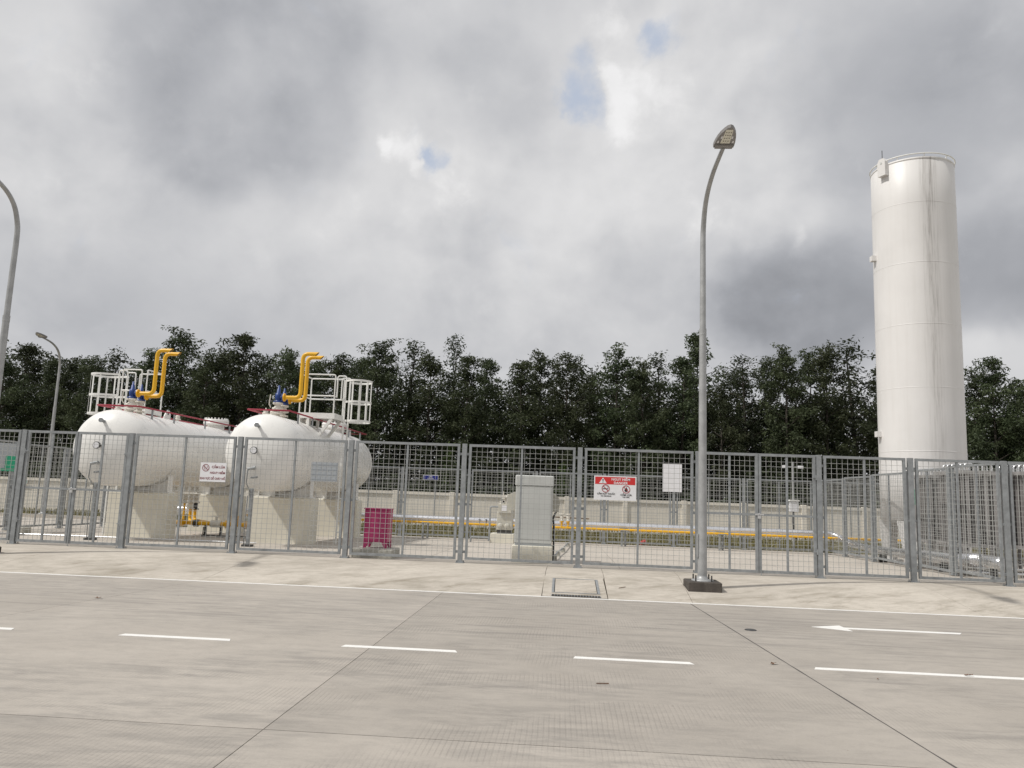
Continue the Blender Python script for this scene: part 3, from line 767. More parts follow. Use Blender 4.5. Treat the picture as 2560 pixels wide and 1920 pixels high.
def panel_mesh(width):
    key = round(width, 3)
    if key not in ME:
        a = width / 2
        ME[key] = (frame_mb(-a, a, 0.065, H - 0.005).mesh('panel', 'galvanised'),
                   wire_mesh_mb(-a + 0.05, a - 0.05, 0.115, H - 0.055, max(2, round((width - 0.1) / 0.107)), 22).mesh('wire_mesh', 'galvanised_wire'))
    return ME[key]
def post_mesh():
    m = MB().box(-0.047, 0.047, -0.047, 0.047, 0.012, H); m.box(-0.085, 0.085, -0.085, 0.085, 0.0, 0.012)
    for sx in (-1, 1):
        for sy in (-1, 1): m.cyl((sx * 0.066, sy * 0.066, 0.012), (sx * 0.066, sy * 0.066, 0.045), 0.009, 6)
    return m.mesh('post', 'galvanised')
POST = post_mesh()
BRK = MB()
for z in (0.22, 1.17, 2.19):
    for s in (-1, 1): BRK.box(min(s * 0.047, s * 0.098), max(s * 0.047, s * 0.098), -0.012, 0.012, z - 0.025, z + 0.025)
BRK = BRK.mesh('bracket', 'galvanised')
def fence_run(root, pts, skip=(), zfun=lambda x, y: 0.2, ends=(True, True)):
    """posts at pts, a framed panel between each pair unless skipped (a gate stands there)"""
    for i, (x, y) in enumerate(pts):
        if (i == 0 and not ends[0]) or (i == len(pts) - 1 and not ends[1]): continue
        a = pts[max(i - 1, 0)]; b = pts[min(i + 1, len(pts) - 1)]; rz = math.atan2(b[1] - a[1], b[0] - a[0])
        p = inst('post', POST, root, Vector((x, y, zfun(x, y))) - root.location, rz)
        inst('bracket', BRK, p, (0, 0, 0), kind='stuff')
    for i in range(len(pts) - 1):
        if i in skip: continue
        (x0, y0), (x1, y1) = pts[i], pts[i + 1]; d = math.hypot(x1 - x0, y1 - y0)
        pm, wm = panel_mesh(d - 0.19)
        cx, cy = (x0 + x1) / 2, (y0 + y1) / 2
        p = inst('panel', pm, root, Vector((cx, cy, zfun(cx, cy))) - root.location, math.atan2(y1 - y0, x1 - x0))
        inst('wire_mesh', wm, p, (0, 0, 0), kind='stuff')
PX = [-11.513 + 2.3693 * k for k in range(8)] + [6.845, 8.624]
front_pts = [(-15.05, FENCE_Y), (-13.88, FENCE_Y)] + [(x, FENCE_Y) for x in PX] + [(10.95, FENCE_Y), (13.3, FENCE_Y), (15.6, FENCE_Y)]
ff = empty('mesh_fence', (0, FENCE_Y, 0.2), 'tall galvanised mesh fence along the road, nearest the camera', 'fence', 'galvanised mesh fences')
fence_run(ff, front_pts, skip=(2, 8))
rear_pts = [(-0.92 + 2.36 * k, 27.2) for k in range(-6, 9)]
rf = empty('mesh_fence', (0, 27.2, 0), 'galvanised mesh fence at the back of the yard, in front of the cream wall', 'fence', 'galvanised mesh fences')
fence_run(rf, rear_pts, zfun=lambda x, y: slab_z(27.2))
sf = empty('mesh_fence', (8.75, 16, 0.1), 'galvanised mesh fence running back from the road beside the finned vaporizers', 'fence', 'galvanised mesh fences')
side_pts = [(8.72, 16.02 + 2.236 * k) for k in range(6)]
fence_run(sf, side_pts, zfun=lambda x, y: slab_z(y) + 0.02, ends=(False, False))
lf = empty('mesh_fence', (-15.05, 16, 0.1), 'galvanised mesh fence running back from the road at the far left, past the white tank', 'fence', 'galvanised mesh fences')
fence_run(lf, [(-15.05, 16.02 + 2.236 * k) for k in range(6)], zfun=lambda x, y: slab_z(y) + 0.02, ends=(False, False))
# double gates
def gate(xa, xb, label):
    g_ = empty('double_gate', ((xa + xb) / 2, FENCE_Y, 0.2), label, 'gate', 'double mesh gates in the road fence')
    half = (xb - xa - 0.13) / 2
    for s in (-1, 1):
        w0, w1 = (-half, -0.006) if s < 0 else (0.006, half)
        lf_ = inst('gate_leaf', frame_mb(w0, w1, 0.05, H - 0.005, (0.5,), 1.18, 0.052).mesh('gate_leaf', 'galvanised'), g_, (0, 0, 0))
        inst('wire_mesh', wire_mesh_mb(w0 + 0.052, w1 - 0.052, 0.102, H - 0.057, 10, 22).mesh('wire_mesh', 'galvanised_wire'), lf_, (0, 0, 0), kind='stuff')
        hg = MB()
        for z in (0.5, 1.95): hg.cyl((s * (half + 0.008), -0.034, z - 0.05), (s * (half + 0.008), -0.034, z + 0.05), 0.016, 8).bar((s * (half - 0.06), -0.036, z), (s * (half + 0.05), -0.036, z), 0.018, 0.02)
        inst('hinge', hg.mesh('hinge', 'galvanised'), lf_, (0, 0, 0), kind='stuff')
    lk = MB().box(-0.03, 0.035, -0.075, -0.045, 1.105, 1.16); lk.tube([(-0.018, -0.06, 1.16), (-0.018, -0.06, 1.205), (0.022, -0.06, 1.205), (0.022, -0.06, 1.16)], 0.006, 6, fillet=0.02)
    lk.box(-0.07, 0.10, -0.045, -0.03, 1.17, 1.2)
    inst('padlock', lk.mesh('padlock', 'tube_bright'), g_, (0, 0, 0))
    inst('drop_bolt', MB().cyl((0.045, -0.038, -0.02), (0.045, -0.038, 0.55), 0.009, 8).box(0.032, 0.058, -0.045, -0.026, 0.4, 0.43).mesh('drop_bolt', 'galvanised'), g_, (0, 0, 0))
gate(PX[0], PX[1], 'padlocked double mesh gate in front of the leftmost white tank')
gate(PX[6], PX[7], 'padlocked double mesh gate just right of the tall street lamp')

# ------------------------------------------------------------------ street lamps
def lamp(x, y, zb, label, block=True):
    e = empty('street_lamp', (x, y, zb), label, 'street lamp', 'curved arm street lamps')
    B = (x, y, zb)
    def at(dy, z): return (x, y + dy, zb + z)
    MB().tube([at(0, 0.17), at(0, 2.2), at(0, 4.55)], [0.083, 0.072, 0.062], 16).build('pole', 'lamp_metal', e)
    arc = [at(0, 4.54), at(0, 5.5), at(0, 6.25), at(-0.05, 6.55), at(-0.20, 6.84), at(-0.48, 7.04), at(-0.92, 7.17), at(-1.40, 7.22), at(-1.86, 7.24)]
    # smooth the arc
    pts = [Vector(p) for p in arc]; fine = []
    for i in range(len(pts) - 1):
        p0, p1, p2, p3 = pts[max(i - 1, 0)], pts[i], pts[i + 1], pts[min(i + 2, len(pts) - 1)]
        for k in range(4):
            t = k / 4
            fine.append(0.5 * ((2 * p1) + (p2 - p0) * t + (2 * p0 - 5 * p1 + 4 * p2 - p3) * t * t + (3 * p1 - p0 - 3 * p2 + p3) * t ** 3))
    fine.append(pts[-1])
    MB().tube(fine, [0.056, 0.034], 14).build('arm', 'lamp_metal', e)
    MB().tube([at(0, 4.50), at(0, 4.62)], 0.066, 16).build('collar', 'lamp_metal', e)
    fl = MB().lathe([(0.19, 0.155), (0.19, 0.172), (0.10, 0.185), (0.085, 0.24)], B, n=20)
    fl.build('base_flange', 'lamp_metal', e)
    for sx in (-1, 1):
        for sy in (-1, 1): MB().cyl((x + sx * 0.135, y + sy * 0.135, zb + 0.15), (x + sx * 0.135, y + sy * 0.135, zb + 0.255), 0.013, 8).build('anchor_bolt', 'dark_steel', e)
    MB().box(x + -0.006 - 0.09, x - 0.075, y - 0.045, y + 0.02, zb + 0.55, zb + 0.95).build('service_door', 'lamp_metal', e)
    # flat shoe shaped head, seen from below
    hz = zb + 7.245; ty = y - 1.83; L = 0.60
    def hp(s, t, d):  # along, across, down from the deck
        return (x + t, ty - s * L, hz + 0.055 * s + 0.05 - d)
    side = [(0.0, 0.165), (0.12, 0.168), (0.3, 0.162), (0.5, 0.145), (0.7, 0.115), (0.86, 0.075), (0.96, 0.04), (1.0, 0.0)]
    out = [(s, t) for s, t in side] + [(s, -t) for s, t in side[::-1][1:]]
    v = [hp(s, t, 0.0) for s, t in out] + [hp(s, t * 0.97, 0.05) for s, t in out]; n = len(out)
    m = MB().add(v, [tuple(range(n))[::-1], tuple(range(n, 2 * n))] + [(i, (i + 1) % n, n + (i + 1) % n, n + i) for i in range(n)])
    hd = m.build('lamp_head', 'lamp_head_metal', e)
    m = MB().add([hp(0.22, -0.075, 0.053), hp(0.22, 0.075, 0.053), hp(0.88, 0.055, 0.053), hp(0.88, -0.055, 0.053), hp(0.22, -0.075, 0.045), hp(0.22, 0.075, 0.045), hp(0.88, 0.055, 0.045), hp(0.88, -0.055, 0.045)],
                 [(0, 3, 2, 1), (4, 5, 6, 7), (0, 1, 5, 4), (1, 2, 6, 5), (2, 3, 7, 6), (3, 0, 4, 7)])
    m.build('light_panel', 'led_panel', hd)
    m = MB()
    for s in (0.34, 0.48, 0.62, 0.76):
        for t in (-0.036, 0.0, 0.036):
            a = hp(s, t, 0.058); m.box(a[0] - 0.008, a[0] + 0.008, a[1] - 0.012, a[1] + 0.012, a[2] - 0.003, a[2] + 0.004)
    m.build('light_dot', 'led_dot', hd, kind='stuff')
    for s in (0.30, 0.52):
        for sg in (-1, 1):
            a = hp(s, sg * (0.118 - 0.035 * (s > 0.4)), 0.051)
            MB().prism([(a[0] - 0.014, a[1] + 0.035), (a[0] + 0.014, a[1] + 0.035), (a[0] + 0.010, a[1] - 0.035), (a[0] - 0.010, a[1] - 0.035)], 'XY', a[2] - 0.006, a[2] + 0.004).build('vent_slot', 'sign_white', hd)
    a = hp(0.09, 0, 0.05)
    MB().box(x - 0.14, x + 0.14, a[1] - 0.06, a[1] + 0.06, a[2] - 0.025, a[2] + 0.01).build('gear_box', 'lamp_head_metal', hd)
    return e
lamp(2.46, 14.02, 0.09, 'tall grey street lamp with curved arm on a dark block beside the road')
lamp(-11.0, 14.25, 0.11, 'street lamp at the left edge of the picture, its head cut off')
far_lamp = lamp(-21.5, 31.3, -0.09, 'small distant street lamp with its whole curved head, left of the white tanks')
def dark_block(x, y, z0, z1, label, h=0.285):
    MB().cbox(x - h, x + h, y - h, y + h, z0, z1, 0.012).thing('concrete_block', 'block_dark', label, 'block', 'dark blocks under the street lamps')
dark_block(2.46, 14.02, -0.02, 0.245, 'dark weathered concrete block under the tall lamp beside the road')
dark_block(-11.0, 14.25, -0.02, 0.265, 'dark concrete block under the lamp at the left edge')
far_lamp.rotation_euler = (0, 0, math.radians(12))
dark_block(-21.5, 31.3, -0.2, 0.065, 'dark concrete block under the distant lamp on the left')

# ------------------------------------------------------------------ storm drain in the apron
dr = empty('storm_drain', (0.25, 13.7, 0.0), 'concrete storm drain box with steel framed cover and grated mouth', 'drain')
def slope_box(m, x0, x1, y0, y1, up, dn):
    k = 6; v = []; f = []
    for i in range(k + 1):
        y = y0 + (y1 - y0) * i / k; z = apron_z(y)
        v += [(x0, y, z - dn), (x1, y, z - dn), (x1, y, z + up), (x0, y, z + up)]
    for i in range(k):
        o = 4 * i
        for q in ((0, 1, 5, 4), (1, 2, 6, 5), (2, 3, 7, 6), (3, 0, 4, 7)): f.append(tuple(o + j for j in q))
    f += [(0, 3, 2, 1), (4 * k, 4 * k + 1, 4 * k + 2, 4 * k + 3)]
    return m.add(v, f)
xl, xr = -0.29, 0.765
m = MB(); slope_box(m, xl, -0.14, 12.945, 14.51, 0.006, 0.12); slope_box(m, 0.66, xr, 12.945, 14.51, 0.006, 0.12)
slope_box(m, -0.14, 0.66, 14.31, 14.51, 0.006, 0.12); slope_box(m, -0.14, 0.66, 13.10, 13.19, 0.006, 0.12); slope_box(m, -0.14, 0.66, 12.945, 12.97, 0.006, 0.12)
m.build('surround', 'apron_concrete', dr)
m = MB(); slope_box(m, -0.14, -0.10, 13.19, 14.31, 0.012, 0.05); slope_box(m, 0.62, 0.66, 13.19, 14.31, 0.012, 0.05)
slope_box(m, -0.10, 0.62, 13.19, 13.215, 0.012, 0.05); slope_box(m, -0.10, 0.62, 14.285, 14.31, 0.012, 0.05)
m.build('cover_frame', 'galvanised', dr)
m = MB(); slope_box(m, -0.088, 0.608, 13.23, 14.27, 0.010, 0.05); m.build('cover', 'apron_concrete', dr)
MB().box(-0.14, 0.66, 12.955, 13.125, -0.1, 0.013).build('drain_mouth_shade', 'sign_black', dr)  # solid black block, paints the shade of the opening behind the bars
for k in range(18):
    x = -0.135 + 0.79 * k / 17
    MB().box(x - 0.005, x + 0.005, 12.95, 13.13, -0.055, 0.022).build('grate_bar', 'galvanised', dr)

# ------------------------------------------------------------------ LPG tanks
TZ, TR, Y0, Y1 = 2.385, 0.935, 18.0, 25.95
def ellhead(a, b, base, sgn, k=10):
    return [(a * math.sin(t * PI / 2 / k), base - sgn * b * math.cos(t * PI / 2 / k)) for t in range(k + 1)]
def gas_tank(ax, m_, label):
    z0 = slab_z(20)
    e = empty('gas_tank', (ax, Y0, z0), label, 'gas tank', 'horizontal white gas tanks')
    hd = 0.47
    prof = ellhead(TR, hd, Y0 + hd, 1) + [(TR, Y0 + 2.4), (TR, Y0 + 4.5), (TR, Y0 + 6.4)] + ellhead(TR, hd, Y1 - hd, -1)[::-1]
    prof[0] = (0.0, prof[0][1]); prof[-1] = (0.0, prof[-1][1])
    MB().lathe(prof, (ax, 0, TZ), 'Y', 64).build('vessel', 'vessel_white', e)
    # weld seams
    for y in (Y0 + hd + 0.02, Y0 + 2.6, Y0 + 4.9, Y1 - hd - 0.02):
        MB().lathe([(TR - 0.01, -0.012), (TR + 0.0035, -0.006), (TR + 0.0035, 0.006), (TR - 0.01, 0.012)], (ax, y, TZ), 'Y', 64).build('weld_seam', 'vessel_white', e)
    def top(y): return (ax, y, TZ + TR)
    def T(dx, y, dz=0.0): return (ax + dx, y, TZ + TR + dz)
    # saddles on the plinths
    for y in (20.2, 24.75):
        zt = slab_z(y) + 1.17; w_ = 0.70
        poly = []
        for k in range(17):
            a = math.radians(-140 + 100 * k / 16); poly.append((ax + (TR + 0.012) * math.cos(a), TZ + (TR + 0.012) * math.sin(a)))
        poly = [(ax - w_, zt + 0.03)] + [(ax - w_, poly[0][1])] + poly + [(ax + w_, poly[-1][1]), (ax + w_, zt + 0.03)]
        s = MB().prism(poly, 'XZ', y - 0.012, y + 0.012)
        for dx in (-w_ + 0.01, -0.25, 0.25, w_ - 0.01):
            zz = TZ - math.sqrt(max((TR + 0.01) ** 2 - dx * dx, 0.0))
            s.box(ax + dx - 0.008, ax + dx + 0.008, y - 0.13, y + 0.13, zt + 0.03, zz)
        s.box(ax - w_ - 0.05, ax + w_ + 0.05, y - 0.15, y + 0.15, zt + 0.003, zt + 0.03)
        s.build('saddle', 'vessel_white', e)
        v = []; f = []
        for k in range(25):
            a = math.radians(-152 + 124 * k / 24)
            for yy in (y - 0.2, y + 0.2): v.append((ax + (TR + 0.008) * math.cos(a), yy, TZ + (TR + 0.008) * math.sin(a)))
        f = [(2 * k, 2 * k + 1, 2 * k + 3, 2 * k + 2) for k in range(24)]
        MB().add(v, f, True).build('wear_plate', 'vessel_white', e)
    # lifting lugs
    for y in (20.75, 25.35):
        p = [(y - 0.22, TZ + TR - 0.02), (y - 0.20, TZ + TR + 0.06), (y - 0.10, TZ + TR + 0.19), (y - 0.02, TZ + TR + 0.225), (y + 0.06, TZ + TR + 0.22), (y + 0.12, TZ + TR + 0.14), (y + 0.14, TZ + TR - 0.02)]
        lg = MB().prism(p, 'YZ', ax + 0.14, ax + 0.165).build('lifting_lug', 'vessel_white', e)
        MB().cyl((ax + 0.13, y - 0.02, TZ + TR + 0.13), (ax + 0.175, y - 0.02, TZ + TR + 0.13), 0.028, 14).build('lug_hole', 'sign_black', lg)
    # manhole with ring of bolts
    my = 24.1
    mh = MB().lathe([(0.26, -0.08), (0.26, 0.10), (0.385, 0.11), (0.385, 0.185), (0.375, 0.187), (0.375, 0.193), (0.385, 0.195), (0.385, 0.275), (0.0, 0.285)], T(0, my), n=36).build('manhole', 'vessel_white', e)
    b = MB()
    for k in range(20):
        a = 2 * PI * k / 20; b.cyl(T(0.335 * math.cos(a), my + 0.335 * math.sin(a), 0.08), T(0.335 * math.cos(a), my + 0.335 * math.sin(a), 0.325), 0.024, 7)
    b.build('bolt_ring', 'vessel_white', mh, kind='stuff')
    # relief valves with yellow vent stacks
    for k, (y, dv) in enumerate(((19.15, 0.0), (19.56, -0.02))):
        st = MB().lathe([(0.07, -0.06), (0.07, 0.06), (0.13, 0.065), (0.13, 0.10), (0.06, 0.11), (0.06, 0.15), (0.11, 0.16), (0.12, 0.21), (0.09, 0.25), (0.07, 0.30), (0.125, 0.315), (0.125, 0.36), (0.0, 0.36)], T(0, y, dv), n=20)
        st.cyl(T(-0.13, y, 0.2 + dv), T(0.13, y, 0.2 + dv), 0.045, 10).build('isolation_valve', 'valve_white', e)
        rv = MB().lathe([(0.115, 0.363), (0.115, 0.40), (0.06, 0.415), (0.075, 0.44), (0.082, 0.52), (0.075, 0.60), (0.05, 0.61), (0.043, 0.71), (0.028, 0.72), (0.026, 0.80), (0.0, 0.81)], T(0, y, dv), n=20)
        rv.cyl(T(0.04, y, 0.50 + dv), T(0.135, y, 0.50 + dv), 0.058, 12).cyl(T(0.115, y, 0.50 + dv), T(0.14, y, 0.50 + dv), 0.105, 16).build('relief_valve', 'valve_blue', e)
        vz = 0.50 + dv; rx = 0.565 - 0.012 * k; tz = 1.635 + dv
        vp = MB().tube([T(0.15, y, vz), T(rx, y, vz), T(rx, y, tz), T(0.93, y, tz)], 0.051, 16, fillet=0.15, caps=False, seg=8)
        # slanting cut at the mouth
        n_ = 16; base = len(vp.v) - n_
        vp.v = vp.v[:-n_] + [(x + (z - (TZ + TR + tz)) * 0.9, yy, z) for x, yy, z in vp.v[-n_:]]
        vp_o = vp.build('vent_pipe', 'pipe_yellow', e)
        MB().cyl(T(0.142, y, vz), T(0.168, y, vz), 0.105, 18).build('flange', 'pipe_yellow', vp_o)
        mo = MB().add([(ax + 0.93 - 0.012 + (0.046 * math.sin(2 * PI * q / 16)) * 0.9, y + 0.046 * math.cos(2 * PI * q / 16), TZ + TR + tz + 0.046 * math.sin(2 * PI * q / 16)) for q in range(16)], [tuple(range(16))])
        mo.build('pipe_mouth', 'rusty_steel', vp_o)
    for y, dx in ((18.95, -0.22), (19.35, -0.20), (21.8, -0.1)):
        nz = MB().lathe([(0.04, -0.08), (0.04, 0.06), (0.085, 0.065), (0.085, 0.10), (0.05, 0.12), (0.07, 0.15), (0.05, 0.19), (0.02, 0.2), (0.0, 0.24)], (ax + dx, y, TZ + math.sqrt(TR ** 2 - dx ** 2)), n=12)
        nz.build('top_nozzle', 'valve_white', e)
    MB().tube([T(-0.12, 19.0, 0.22), T(-0.16, 18.98, 0.30), T(-0.14, 18.98, 0.55)], 0.014, 8).build('bleed_pipe', 'valve_white', e)
    # red water spray ring above the ridge
    z = 0.115
    ring = [T(-0.52, 18.55, z), T(0.50, 18.62, z), T(0.50, 26.2, z - 0.01), T(-0.52, 26.2, z - 0.01)]
    rp = MB().tube(ring + [ring[0]], 0.021, 8).build('spray_pipe', 'pipe_red', e)
    for y in (19.3, 20.45, 22.3, 24.0, 25.4):
        for dx in (-0.52, 0.50): MB().box(ax + dx - 0.018, ax + dx + 0.018, y - 0.018, y + 0.018, TZ + math.sqrt(TR ** 2 - dx * dx) - 0.01, TZ + TR + z - 0.018).build('spray_pipe_post', 'galvanised', rp)
    # fittings on the near head
    def headpt(dz): return Y0 + hd - hd * math.sqrt(max(1 - (dz / TR) ** 2, 0))
    dz = 0.60; MB().cyl((ax - 0.03, headpt(dz) - 0.13, TZ + dz + 0.03), (ax - 0.03, headpt(dz) + 0.05, TZ + dz), 0.036, 12).cyl((ax - 0.03, headpt(dz) - 0.16, TZ + dz + 0.03), (ax - 0.03, headpt(dz) - 0.12, TZ + dz + 0.03), 0.055, 12).build('nozzle', 'galvanised', e)
    g = MB().cyl((ax, headpt(0.02) - 0.12, TZ + 0.02), (ax, headpt(0.02) + 0.02, TZ + 0.02), 0.03, 12).cyl((ax, headpt(0) - 0.17, TZ + 0.02), (ax, headpt(0) - 0.115, TZ + 0.02), 0.085, 20).build('dial_gauge', 'dark_steel', e)
    MB().cyl((ax, headpt(0) - 0.176, TZ + 0.02), (ax, headpt(0) - 0.171, TZ + 0.02), 0.072, 20).build('dial', 'sign_white', g)
    lg = MB().cyl((ax - 0.02, headpt(-.4) - 0.12, TZ - 0.40), (ax - 0.02, headpt(-.4) + 0.05, TZ - 0.40), 0.035, 10).cyl((ax - 0.13, headpt(-.4) - 0.13, TZ - 0.42), (ax + 0.05, headpt(-.4) - 0.13, TZ - 0.38), 0.035, 10)
    lg.tube([(ax - 0.13, headpt(-.4) - 0.13, TZ - 0.40), (ax - 0.14, headpt(-.4) - 0.14, TZ - 0.75), (ax - 0.13, 18.14, TZ - 0.95)], 0.014, 8).cyl((ax + 0.03, headpt(-.6), TZ - 0.60), (ax - 0.06, headpt(-.6) - 0.15, TZ - 0.62), 0.022, 8)
    lg.build('level_gauge', 'galvanised', e)
    # bottom nozzles
    for y in ((21.8, 22.5, 22.9, 23.2) if m_ < 0 else (22.6,)):
        bn = MB().lathe([(0.05, -0.12), (0.05, 0.05), ], (ax, y, TZ - TR), n=12); bn.cyl((ax, y, TZ - TR - 0.15), (ax, y, TZ - TR - 0.10), 0.12, 16)
        bn.build('bottom_nozzle', 'vessel_white', e)
    # access platform with railing, ladder and safety cage (m_ = side it stands on)
    def Q(dx, y, z_): return (ax + m_ * dx, y, z_)
    fz = 3.52; ya, yb = 20.42, 21.28; d0 = 0.32 if m_ < 0 else 0.08      # inner edge of the floor
    pl = MB()
    for y in (ya, yb): pl.bar(Q(d0, y, fz - 0.02), Q(1.10, y, fz - 0.02), 0.03, 0.15)
    for dx in (d0 + 0.01, 1.09): pl.bar(Q(dx, ya, fz - 0.02), Q(dx, yb, fz - 0.02), 0.03, 0.15)
    pl.bar(Q(d0 + 0.02, (ya + yb) / 2, fz - 0.03), Q(1.08, (ya + yb) / 2, fz - 0.03), yb - ya - 0.03, 0.012)
    pf = pl.build('platform', 'rail_white', e)
    for y in (ya + 0.02, yb - 0.02):
        MB().bar(Q(d0 + 0.05, y, TZ + (0.90 if m_ > 0 else 0.74)), Q(d0 + 0.05, y, fz - 0.09), 0.07).build('platform_leg', 'rail_white', pf)
        MB().bar(Q(d0 + 0.30, y, TZ + (0.80 if m_ > 0 else 0.48)), Q(d0 + 0.30, y, fz - 0.09), 0.07).build('platform_leg', 'rail_white', pf)
    for y in (ya + 0.03, yb - 0.03): MB().bar(Q(1.02, y, fz - 0.09), Q(0.70, y, TZ + 0.60), 0.075).build('brace', 'rail_white', pf)
    rl = MB(); r = 0.019
    for y in (ya, yb):
        rl.tube([Q(d0 + (0.04 if y == yb else 0.20), y, fz + 0.05), Q(d0 + (0.04 if y == yb else 0.20), y, fz + 1.10), Q(1.06, y, fz + 1.10), Q(1.06, y, fz + 0.05)], r, 8, fillet=0.06)
        rl.tube([Q(d0 + (0.04 if y == yb else 0.20), y, fz + 0.52), Q(1.06, y, fz + 0.52)], r, 8)
    rl.tube([Q(d0 + 0.04, ya, fz + 0.05), Q(d0 + 0.04, ya, fz + 1.10), Q(d0 + 0.04, yb, fz + 1.10)], r, 8, fillet=0.06)
    rl.tube([Q(d0 + 0.04, ya, fz + 0.52), Q(d0 + 0.04, yb, fz + 0.52)], r, 8)
    # return loops at the ladder opening
    for y in (ya + 0.22, yb - 0.22):
        rl.tube([Q(1.06, y, fz + 0.52), Q(1.06, y, fz + 1.10), Q(1.30, y, fz + 1.10), Q(1.30, y, fz + 0.35)], r, 8, fillet=0.06)
    rl.tube([Q(1.06, ya, fz + 0.52), Q(1.06, ya + 0.22, fz + 0.52)], r, 8).tube([Q(1.06, yb, fz + 0.52), Q(1.06, yb - 0.22, fz + 0.52)], r, 8)
    rl.build('railing', 'rail_white', pf)
    lx = 1.29; ly0, ly1 = ya + 0.22, yb - 0.22; zb = slab_z(20.8)
    for y in (ly0, ly1): MB().bar(Q(lx, y, zb), Q(lx, y, fz + 1.0), 0.045, 0.022).build('ladder_rail', 'rail_white', pf)
    for k in range(11): MB().cyl(Q(lx, ly0, zb + 0.3 * (k + 1)), Q(lx, ly1, zb + 0.3 * (k + 1)), 0.012, 8).build('rung', 'rail_white', pf)
    for z_ in (1.9, 2.6): MB().bar(Q(lx, ly0, z_), Q(TR * 0.97, ly0, z_), 0.03).build('ladder_bracket', 'rail_white', pf)
    cg = MB(); cxm, cym = lx + (0.52 if m_ < 0 else 0.30), (ly0 + ly1) / 2; cr = 0.37
    angs = [math.radians(a) for a in (-100, -66, -33, 0, 33, 66, 100)]
    for z_ in (fz - 0.12, fz + 0.40, fz + 0.98):
        pts = [Q(lx, ly0, z_)] + [Q(cxm + cr * math.cos(a), cym + cr * 1.0 * math.sin(a), z_) for a in [math.radians(q) for q in range(-100, 101, 10)]] + [Q(lx, ly1, z_)]
        for p, q in zip(pts[:-1], pts[1:]): cg.bar(p, q, 0.010, 0.055)
    for a in angs: cg.bar(Q(cxm + (cr - 0.008) * math.cos(a), cym + (cr - 0.008) * math.sin(a), fz - 0.15), Q(cxm + (cr - 0.008) * math.cos(a), cym + (cr - 0.008) * math.sin(a), fz + 1.01), 0.042, 0.010, up=(math.cos(a) * m_, math.sin(a), 0))
    cg.build('safety_cage', 'rail_white', pf)
    return e
TX1, TX2 = -11.12, -7.27
gas_tank(TX1, -1, 'leftmost white horizontal gas tank, its caged ladder on the left side')
gas_tank(TX2, 1, 'right of the two white horizontal gas tanks, its caged ladder on the right side')
def plinth(ax, y, label):
    z = slab_z(y + 0.3)
    MB().cbox(ax - 0.81, ax + 0.81, y, y + 0.60, z - 0.1, slab_z(y + 0.3) + 1.17, 0.018).thing('tank_plinth', 'plinth_cream', label, 'plinth', 'cream concrete plinths under the gas tanks')
plinth(TX1, 19.9, 'front cream concrete plinth under the leftmost white tank')
plinth(TX1, 24.45, 'rear cream concrete plinth under the leftmost white tank')
plinth(TX2, 19.9, 'front cream concrete plinth under the right white tank, beside the magenta cabinet')
plinth(TX2, 24.45, 'rear cream concrete plinth under the right white tank')
# grounding posts before each tank
def stand(ax, label):
    z = slab_z(18.15)
    e = empty('gauge_stand', (ax - 0.09, 18.15, z), label, 'stand', 'grey stands before the tank heads')
    MB().box(ax - 0.125, ax - 0.055, 18.11, 18.19, z + 0.02, z + 1.36).build('post', 'galvanised', e)
    MB().box(ax - 0.20, ax + 0.02, 18.05, 18.25, z, z + 0.05).build('foot', 'dark_steel', e)
    MB().box(ax - 0.21, ax - 0.13, 18.09, 18.17, z + 1.18, z + 1.30).build('junction_box', 'valve_white', e)
    MB().tube([(ax - 0.17, 18.13, z + 1.18), (ax - 0.19, 18.13, z + 0.5), (ax - 0.20, 18.18, z + 0.06), (ax - 0.3, 18.5, z + 0.03)], 0.012, 8).build('conduit', 'galvanised', e)
stand(TX1, 'thin grey stand in front of the leftmost tank head')
stand(TX2, 'thin grey stand in front of the right tank head')
MB().tube([(-14.2, 18.75, slab_z(18.8) + 0.035), (-10.4, 19.0, slab_z(19) + 0.035), (-7.5, 19.05, slab_z(19) + 0.035)], 0.018, 8).thing('ground_conduit', 'tube_bright', 'thin bright conduit lying on the slab in front of the tank plinths', 'conduit')

# ------------------------------------------------------------------ yellow pipework under the tanks
pm = empty('pipe_manifold', (-10.2, 22, 0.1), 'yellow gas manifold with valves standing between the two white tanks', 'pipework')
zr = 0.46; yr = 21.7
for y in (21.8,): MB().tube([(TX1, y, 0.98), (TX1, y, zr), (TX1 + 0.8, y, zr)], 0.058, 14, fillet=0.16).build('riser', 'pipe_yellow', pm)
MB().tube([(TX1, 22.5, 1.02), (TX1, 22.5, zr), (TX1 + 0.45, 22.0, zr)], 0.03, 10, fillet=0.1).build('riser', 'pipe_yellow', pm)
MB().tube([(TX1, 22.9, 0.84), (TX1, 22.9, zr), (TX1 + 0.75, 22.0, zr)], 0.045, 12, fillet=0.12).build('riser', 'pipe_yellow', pm)
MB().tube([(TX1, 23.2, 1.02), (TX1, 23.2, zr), (TX1 + 0.95, 22.2, zr)], 0.045, 12, fillet=0.12).build('riser', 'pipe_yellow', pm)
MB().tube([(TX1 + 0.5, 21.8, zr), (-10.4, yr, zr), (-8.1, yr, zr), (-7.3, 22.4, zr)], 0.06, 14, fillet=0.2).build('header_pipe', 'pipe_yellow', pm)
for x in (-10.75, -9.45, -8.9): MB().cyl((x - 0.03, yr, zr), (x + 0.03, yr, zr), 0.105, 16).build('flange', 'pipe_yellow', pm)
